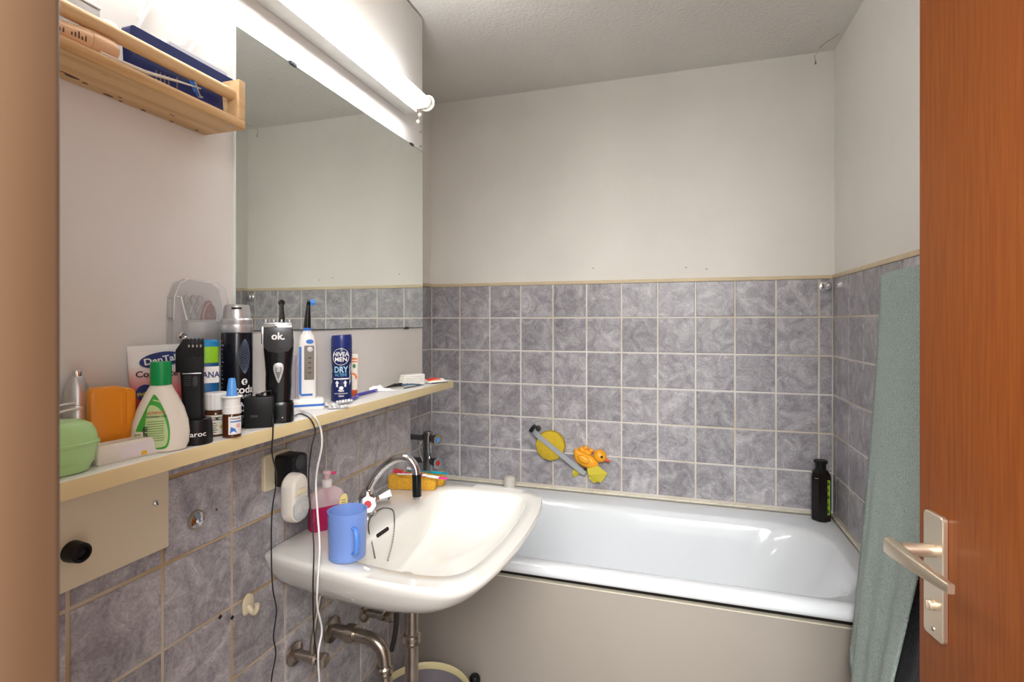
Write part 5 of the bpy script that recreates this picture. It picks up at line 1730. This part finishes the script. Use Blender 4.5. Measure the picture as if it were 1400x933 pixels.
HS = 19 * k
p1 = Vector((.105, -.905, BZ))
p1 = on_basin(573, 671, .0)
p1 = Vector((p1.x - .028, p1.y + .014, BZ + .0005))
LS = 66 * k
sponge('bath_sponge', 'orange yellow sponge nearest the faucet on the far corner of the washbasin', p1, facing(p1) - .28, LS, .034, HS)
p2 = p1 + Vector((.012, .046, 0))
sponge('bath_sponge', 'orange yellow sponge lying behind the other one next to the wall', p2, facing(p2) - .28, LS * .92, .034, HS * .86)


def brush(label, u0, v0, u1, v1, dep, body, head, zoff, band=None):
    A, B = onZ(u0, v0, BZ + HS + zoff), onZ(u1, v1, BZ + HS + zoff)
    t = thing('manual_toothbrush', label, 'toothbrush', A)
    d = B - A
    n_ = Vector((0, 0, 1))
    G().tube([d * 0, d * .12, d * .30, d * .42, d * .60, d * .85, d * .97, d], [.0040, .0046, .0026, .0028, .0042, .0052, .0048, .0026], 10, flat=.7).build('handle', body, t)
    g = G()
    for i in range(7):
        for j in (-1, 0, 1):
            c = d * (.02 + .025 * i) + Vector((-d.y, d.x, 0)).normalized() * .0024 * j
            g.tube([c + Vector((0, 0, .002)), c + Vector((0, 0, .0095))], .0010, 5)
    g.build('bristles', head, t)['kind'] = 'stuff'
    if band:
        G().tube([d * .62, d * .70, d * .82, d * .86], [.0046, .0055, .0056, .0050], 10, flat=.75).build('grip', band, t)


brush('pink and white toothbrush lying on the orange sponges', 538, 645, 612, 655, 0, mat('magenta_plastic', (.75, .03, .25), .3), mat('red_bristles', (.65, .10, .08), .5), .006, M_WHITE)
brush('teal and white toothbrush lying on the sponge by the wall', 556, 643, 613, 648, 0, mat('teal_plastic', (.0, .22, .32), .3), M_WHITE, .0065, mat('teal_grip', (.0, .30, .42), .3))
brush('red and white toothbrush lying across the sponges', 543, 648, 584, 650, 0, M_WHITE, mat('red_bristles2', (.60, .05, .05), .5), .0125, mat('crimson_plastic', (.60, .03, .08), .3))

# ================================================================== ON THE BATH AND BACK WALL
p = onZ(696, 668, RZ)
p.y = min(p.y + .010, -.030)
k = mpp(p)
t = thing('bath_plug', 'small white rounded plastic plug standing on the bath rim', 'plug', p + Vector((0, 0, .0010)))
G().lathe([(7.6 * k, 0), (8 * k, .001), (8 * k, 10 * k), (7.4 * k, 13.5 * k), (5 * k, 15.5 * k), (.5 * k, 16 * k)], 24).build('dome', M_OFFWHITE, t)
G().lathe([(8.1 * k, 5 * k), (8.35 * k, 5.5 * k), (8.1 * k, 6 * k)], 24, cap0=False, cap1=False).build('ridge', M_OFFWHITE, t)

# dark shampoo bottle in the corner
p = onZ(1124, 713, RZ + .002)
k = mpp(p)
p = p + Vector((0, .020, 0))
dk = thing('dark_bottle', 'black eight-sided bottle with lime green label in the bath corner', 'bottle', (p.x, p.y, RZ + .0012), facing(p) + .15)
W, H = 11.5 * k, 82 * k
darkg = mat('dark_brown_plastic', (.010, .006, .006), .16)


def octo(w, d, z, c=.38):
    return [(w, d * c, z), (w * c, d, z), (-w * c, d, z), (-w, d * c, z), (-w, -d * c, z), (-w * c, -d, z), (w * c, -d, z), (w, -d * c, z)]


G().loft([octo(W * .92, W * .92, 0), octo(W, W, .003), octo(W, W, H * .73), octo(W * .88, W * .88, H * .80), octo(W * .58, W * .58, H * .86)]).build('body', darkg, dk, smooth=20)
G().lathe([(W * .56, H * .86), (W * .56, H * .955), (W * .74, H * .96), (W * .76, H * .99), (W * .70, H), (W * .1, H)], 24).build('cap', M_BLACK, dk)
lim = mat('lime_label', (.36, .58, .05), .4)
g = G().prism([(a, b) for a, b in rrect(-W * .36, W * .36, H * .12, H * .70, W * .18, 4)], -W * 1.0 - .0006, -W * 1.0)
g.xf(Matrix.Rotation(math.radians(38), 4, 'Z') @ Matrix.Translation((0, W * .03, 0)))
lo = g.build('label', lim, dk)
for q, zz in enumerate((.18, .30, .42, .54, .64)):
    lg = G().prism(ellipse(W * .06 * (-1) ** q, H * zz, W * .17, H * .035, 14, .5), -W * 1.0 - .0010, -W * 1.0 - .0007)
    lg.xf(Matrix.Rotation(math.radians(38), 4, 'Z') @ Matrix.Translation((0, W * .03, 0)))
    lg.build('leaf_print', mat('dark_green_ink', (.03, .12, .02), .5), lo)
G().box(-W * .75, W * .1, -W * .99, -W * .93, H * .715, H * .725).build('edge_glint', mat('glint_grey', (.25, .25, .25), .2), dk)  # lighter grey strip painting a glint along the shoulder edge

# chrome knob in the corner
p = onY(1128, 392, -.0008)
kb = thing('chrome_wall_hook', 'small chrome wall hook on the narrow tile in the corner', 'wall hook', p, rot=(math.pi / 2, 0, 0))
G().lathe([(.016, 0), (.0165, .002), (.013, .004), (.012, .012), (.017, .016), (.018, .022), (.014, .026), (.002, .0275)], 9).build('knob_head', M_CHROME, kb, smooth=25)
G().lathe([(.019, 0), (.019, .0015), (.017, .002)], 26).build('rosette', M_STEEL, kb)

# strap rail holding sponge, duck, cloth
A = onY(729, 588, -.03); B = onY(802, 648, -.03)
rail = thing('grab_rail', 'slanted steel strap rail on the back wall tiles above the bath', 'rail', (A.x, -.001, A.z))
d = Vector((B.x - A.x, 0, B.z - A.z))
L_ = d.length
ux = d.normalized(); uz = Vector((-ux.z, 0, ux.x))
if uz.z < 0:
    uz = -uz
path = catmull([(0, -.001, 0), (.004, -.030, 0), (.020, -.046, 0), (.06, -.050, 0), (L_ * .8, -.050, 0), (L_ - .012, -.044, 0), (L_ - .002, -.026, 0), (L_, -.001, 0)], 6)
rings = []
for i, q in enumerate(path):
    a, b_ = path[max(i - 1, 0)], path[min(i + 1, len(path) - 1)]
    tt = (b_ - a).normalized()
    nn = Vector((-tt.y, tt.x, 0)).normalized()
    c = ux * q.x + Vector((0, q.y, 0))
    n3 = ux * nn.x + Vector((0, nn.y, 0))
    rings.append([c + uz * .011 + n3 * .0015, c - uz * .011 + n3 * .0015, c - uz * .011 - n3 * .0015, c + uz * .011 - n3 * .0015])
G().loft(rings).build('strap', mat('light_satin_steel', (.50, .52, .55), .35, .35), rail)
rings2 = []
G().lathe([(.013, 0), (.013, .006), (.006, .008)], 18).build('mounting_foot', M_DGREY, rail, ux * .012 + uz * .012 + Vector((0, -.0005, 0)), (math.pi / 2, 0, 0))
G().box(-.014, .002, -.034, -.0005, -.016, .016, .002).build('end_block', M_BLACK, rail, (-.0, 0, 0), (0, -math.atan2(ux.z, ux.x), 0))
G().lathe([(.013, 0), (.013, .006), (.006, .008)], 18).build('mounting_foot', M_DGREY, rail, ux * (L_ - .010) + Vector((0, -.0005, 0)), (math.pi / 2, 0, 0))

yel = mat('yellow_sponge', (.66, .46, .03), .9, bump=.8, bscale=260, var=.2, vscale=60)
c = onY(753, 609, -.023)
t = thing('round_sponge', 'round yellow sponge tucked behind the steel rail', 'sponge', (c.x, -.024, c.z), rot=(math.pi / 2, 0, 0))
k = mpp(c)
G().lathe([(18 * k, -.021), (20 * k, -.016), (20.5 * k, 0), (20 * k, .014), (18 * k, .019), (1 * k, .020)], 12).build('foam_disc', yel, t, smooth=40)
G().lathe([(20.6 * k, -.002), (20.9 * k, 0), (20.6 * k, .002)], 12, cap0=False, cap1=False).build('seam', mat('mustard_seam', (.50, .33, .02), .9), t)

# yellow cloth
cl = onY(806, 645, -.030)
yc_ = mat('yellow_cloth', (.62, .52, .05), .85, bump=.3, bscale=300)
t = thing('cleaning_cloth', 'yellow cleaning cloth hanging below the rubber duck', 'cloth', (cl.x, -.030, cl.z))
k = mpp(cl)


def poly_cloth(pts, yoff, name):
    n = len(pts)
    cx = sum(p_[0] for p_ in pts) / n; cz = sum(p_[1] for p_ in pts) / n
    P3 = [((p_[0] - 806) * k, yoff + .006 * math.sin(i * 2.1), -(p_[1] - 645) * k) for i, p_ in enumerate(pts)]
    c3 = ((cx - 806) * k, yoff - .006, -(cz - 645) * k)
    n0 = len(P3)
    bk = [(a, b + .0012, c_) for a, b, c_ in P3] + [(c3[0], c3[1] + .0012, c3[2])]
    fr = P3 + [c3]
    vs = fr + bk
    fs = []
    for i in range(n0):
        j = (i + 1) % n0
        fs += [(i, j, n0), (n0 + 1 + j, n0 + 1 + i, 2 * n0 + 1), (i, n0 + 1 + i, n0 + 1 + j, j)]
    G().add(vs, fs).build(name, yc_, t, smooth=20)


poly_cloth([(803, 640), (818, 636), (831, 644), (822, 658), (812, 655), (805, 648)], -.012, 'front_flap')
poly_cloth([(803, 644), (808, 650), (815, 656), (821, 657), (811, 661), (806, 655)], .0, 'lower_flap')
poly_cloth([(784, 644), (790, 641), (800, 647), (792, 650), (784, 656), (782, 651)], .004, 'side_flap')

# rubber duck
dc = onY(800, 629, -.028)
k = mpp(dc)
duck = thing('rubber_duck', 'yellow orange rubber duck with ducklings resting on the steel rail', 'toy duck', (dc.x, -.026, dc.z), rot=(0, .42, 0))
dm = mat('duck_yellow', (.90, .40, .02), .35, sss=.1)
# body rings along x
rings = []
for f, rz_, ry_, zc in ((-1.0, .06, .08, .42), (-.92, .22, .3, .36), (-.75, .42, .6, .14), (-.45, .55, .85, .0), (0, .60, .95, -.02), (.40, .56, .90, -.02), (.72, .45, .7, .02), (.92, .26, .42, .06), (1.0, .06, .1, .08)):
    rings.append([(f * 19 * k, .020 * ry_ * math.cos(a), (zc * 13 + rz_ * 16 * math.sin(a)) * k) for a in [2 * math.pi * i / 18 for i in range(18)]])
G().loft(rings).build('duck_body', dm, duck, smooth=80)
hd0 = Vector((15.5 * k, -.002, 14.5 * k))
hdp = G().sphere(hd0, 9.2 * k, 18, 1, .95, .95).build('head', dm, duck, smooth=80)
beak = G().loft([[(hd0.x + x_ * k, hd0.y + wy * math.cos(a), hd0.z + (-1.0 + wz * math.sin(a)) * k) for a in [2 * math.pi * i / 12 for i in range(12)]] for x_, wy, wz in ((6.5, .0055, 3.0), (10, .0065, 2.2), (13.5, .0055, 1.6), (15, .002, .8))])
plabel(beak.build('beak', mat('duck_red', (.75, .07, .02), .35), duck, smooth=60), 'red beak')
for s in (-1, 1):
    G().sphere((hd0.x + 3.0 * k, hd0.y + s * 8.4 * k, hd0.z + 2.2 * k), 1.7 * k, 10).build('eye', M_INK, duck)
G().sphere((-1.5 * k, -.014, 1 * k), 8 * k, 14, 1.2, .5, .7).build('wing', dm, duck, smooth=80)
for q, xx in enumerate((-9, -1)):
    b_ = G()
    b_.sphere((xx * k, 0, 10.5 * k), 5 * k, 12, 1.2, 1, .8)
    b_.sphere(((xx + 3) * k, -.002, 15.5 * k), 3.3 * k, 12)
    ob = b_.build('duckling', dm, duck, smooth=80)
    G().loft([[((xx + 3 + x_) * k, -.002 + wy * math.cos(a), (15 + wz * math.sin(a)) * k) for a in [2 * math.pi * i / 8 for i in range(8)]] for x_, wy, wz in ((2.5, .002, 1), (5.5, .0012, .4))]).build('beak', mat('duck_red', (.75, .07, .02), .35), ob)

# ================================================================== UNDER THE BASIN
p = onZ(590, 907, .30)
bk_r = .135
bc_ = Vector((p.x + .035, p.y - bk_r * .93, 0))
bk = thing('plastic_bucket', 'grey plastic bucket with cream rim on the floor under the washbasin', 'bucket', (bc_.x, bc_.y, .001))
G().lathe([(.10, 0), (.104, .003), (.130, .285), (.127, .285), (.101, .006), (.01, .005)], 40).build('bucket_wall', mat('mauve_grey_plastic', (.20, .18, .20), .4), bk)
G().lathe([(.126, .284), (.127, .296), (.132, .302), (.1375, .296), (.139, .278), (.1365, .277), (.1335, .284)], 48, cap0=False, cap1=False).build('rim', mat('cream_rim', (.62, .54, .30), .4), bk)
p = onY(650, 924, -.76)
bt_ = thing('capped_bottle', 'dark red bottle with black cap standing against the bath panel', 'bottle', (p.x, -.765, .001))
hb2 = p.z - .01
G().lathe([(.026, 0), (.028, .004), (.028, hb2 * .62), (.022, hb2 * .80), (.012, hb2 * .86), (.012, hb2 * .9)], 24).build('glass', mat('dark_red_plastic', (.14, .015, .015), .3), bt_)
G().lathe([(.015, hb2 * .90), (.017, hb2 * .91), (.017, hb2 * 1.03), (.013, hb2 * 1.06), (.001, hb2 * 1.07)], 22).build('cap', M_BLACK, bt_)

# ================================================================== TOWELS
ZR = 1.462
XR = 1.392
tr = thing('towel_rail', 'chrome towel rail on the right wall under the towels', 'towel rail', (RX, -.735, ZR))
G().tube([(XR - RX, .018, 0), (XR - RX, -.53, 0)], .0085, 14).build('bar', M_CHROME, tr)
for yy in (.006, -.515):
    G().tube([(-.0012, yy, 0), (-.008, yy, 0), (-.010, yy, 0), (XR - RX, yy, 0)], [.018, .018, .008, .008], 16).build('bracket', M_CHROME, tr)


def terry(name, c1, c2):
    m = bpy.data.materials.new(name)
    m.use_nodes = True
    nt = m.node_tree
    b = nt.nodes['Principled BSDF']
    b.inputs['Roughness'].default_value = .95
    b.inputs['Sheen Weight'].default_value = .15
    tc = nt.nodes.new('ShaderNodeTexCoord')
    n = nt.nodes.new('ShaderNodeTexNoise'); n.inputs['Scale'].default_value = 300; n.inputs['Detail'].default_value = 2
    nt.links.new(tc.outputs['Object'], n.inputs['Vector'])
    r = ramp(nt, [(0.38, c1), (0.56, c2)])
    nt.links.new(n.outputs['Fac'], r.inputs[0]); nt.links.new(r.outputs[0], b.inputs['Base Color'])
    bp = nt.nodes.new('ShaderNodeBump'); bp.inputs['Strength'].default_value = 1.0; bp.inputs['Distance'].default_value = .006
    nt.links.new(n.outputs['Fac'], bp.inputs['Height']); nt.links.new(bp.outputs[0], b.inputs['Normal'])
    return m


def towel(name, label, m, edge0, edge1, hem, xbot, back_len, thick=.0035, fold=.015, seed=0.0, xtop=XR, rt=.0150, sweep=0.0):
    """edge0(t), edge1(t): far and near side y as a function of t (0 top .. 1 hem) of the front layer"""
    t = thing(name, label, 'towel', (xtop, edge0(0), ZR))
    nu, nf, nb, na = 26, 44, 20, 8

    def pt(u, s):
        # s<0: back layer, 0..1 front layer ; arc handled by s in [-a,0]
        return None
    verts = []
    colsn = 0
    prof = []
    for j in range(nb):
        prof.append(('b', 1 - j / nb))
    for j in range(na + 1):
        prof.append(('a', j / na))
    for j in range(1, nf + 1):
        prof.append(('f', j / nf))
    for kind, s in prof:
        for i in range(nu + 1):
            u = i / nu
            if kind == 'f':
                y = edge0(s) + (edge1(s) - edge0(s)) * u
                hh = hem(u)
                z = ZR - s * (ZR - hh)
                fd = fold * (s ** .6) * (math.sin(u * 9.5 + seed + s * 1.2) * .65 + .5 * math.sin(u * 21 + seed * 2 - s * 2))
                x = (xtop - rt) + (xbot - (xtop - rt)) * (s ** 1.15) + fd - sweep * u * min(s, .75)
            elif kind == 'a':
                a = math.pi * s
                x = xtop + rt * math.cos(a)
                z = ZR + rt * math.sin(a)
                y = edge0(0) + (edge1(0) - edge0(0)) * u
            else:
                y = edge0(0) + .006 * s + (edge1(0) - edge0(0)) * u
                z = ZR - s * back_len
                x = xtop + rt + .004 * math.sin(u * 8 + seed) * s + .012 * s
            verts.append((x - xtop, y - t.location.y, z - ZR))
    n1 = nu + 1
    fs = [(j * n1 + i, j * n1 + i + 1, (j + 1) * n1 + i + 1, (j + 1) * n1 + i) for j in range(len(prof) - 1) for i in range(nu)]
    o = G().add(verts, fs).build('cloth', m, t, smooth=80)
    md = o.modifiers.new('thickness', 'SOLIDIFY'); md.thickness = thick; md.offset = 0
    # hem band
    hv = []
    for j in range(3):
        for i in range(nu + 1):
            v = verts[(len(prof) - 3 + j) * n1 + i]
            hv.append((v[0] - .0026, v[1], v[2]))
    ho = G().add(hv, [(j * n1 + i, j * n1 + i + 1, (j + 1) * n1 + i + 1, (j + 1) * n1 + i) for j in range(2) for i in range(nu)]).build('hem', m, t, smooth=80)
    md = ho.modifiers.new('thickness', 'SOLIDIFY'); md.thickness = .002
    return t


M_GT = terry('sage_green_terry', (.27, .355, .32), (.43, .52, .48))
M_BT = terry('black_navy_terry', (.006, .007, .012), (.018, .020, .030))
towel('bath_towel', 'sage green terry towel hanging over the rail on the right wall', M_GT,
      lambda s: -.742 - .062 * s, lambda s: -1.235 + .11 * s, lambda u: .492 - .17 * min(1, u * 2.2) + .03 * u, 1.288, .72, seed=.6, fold=.008, sweep=.072)
towel('dark_towel', 'black terry towel hanging behind the sage green towel', M_BT,
      lambda s: -1.05, lambda s: -1.25, lambda u: .36, 1.246, .5, seed=2.0, fold=.003, rt=.0104)
bpy.context.view_layer.update()
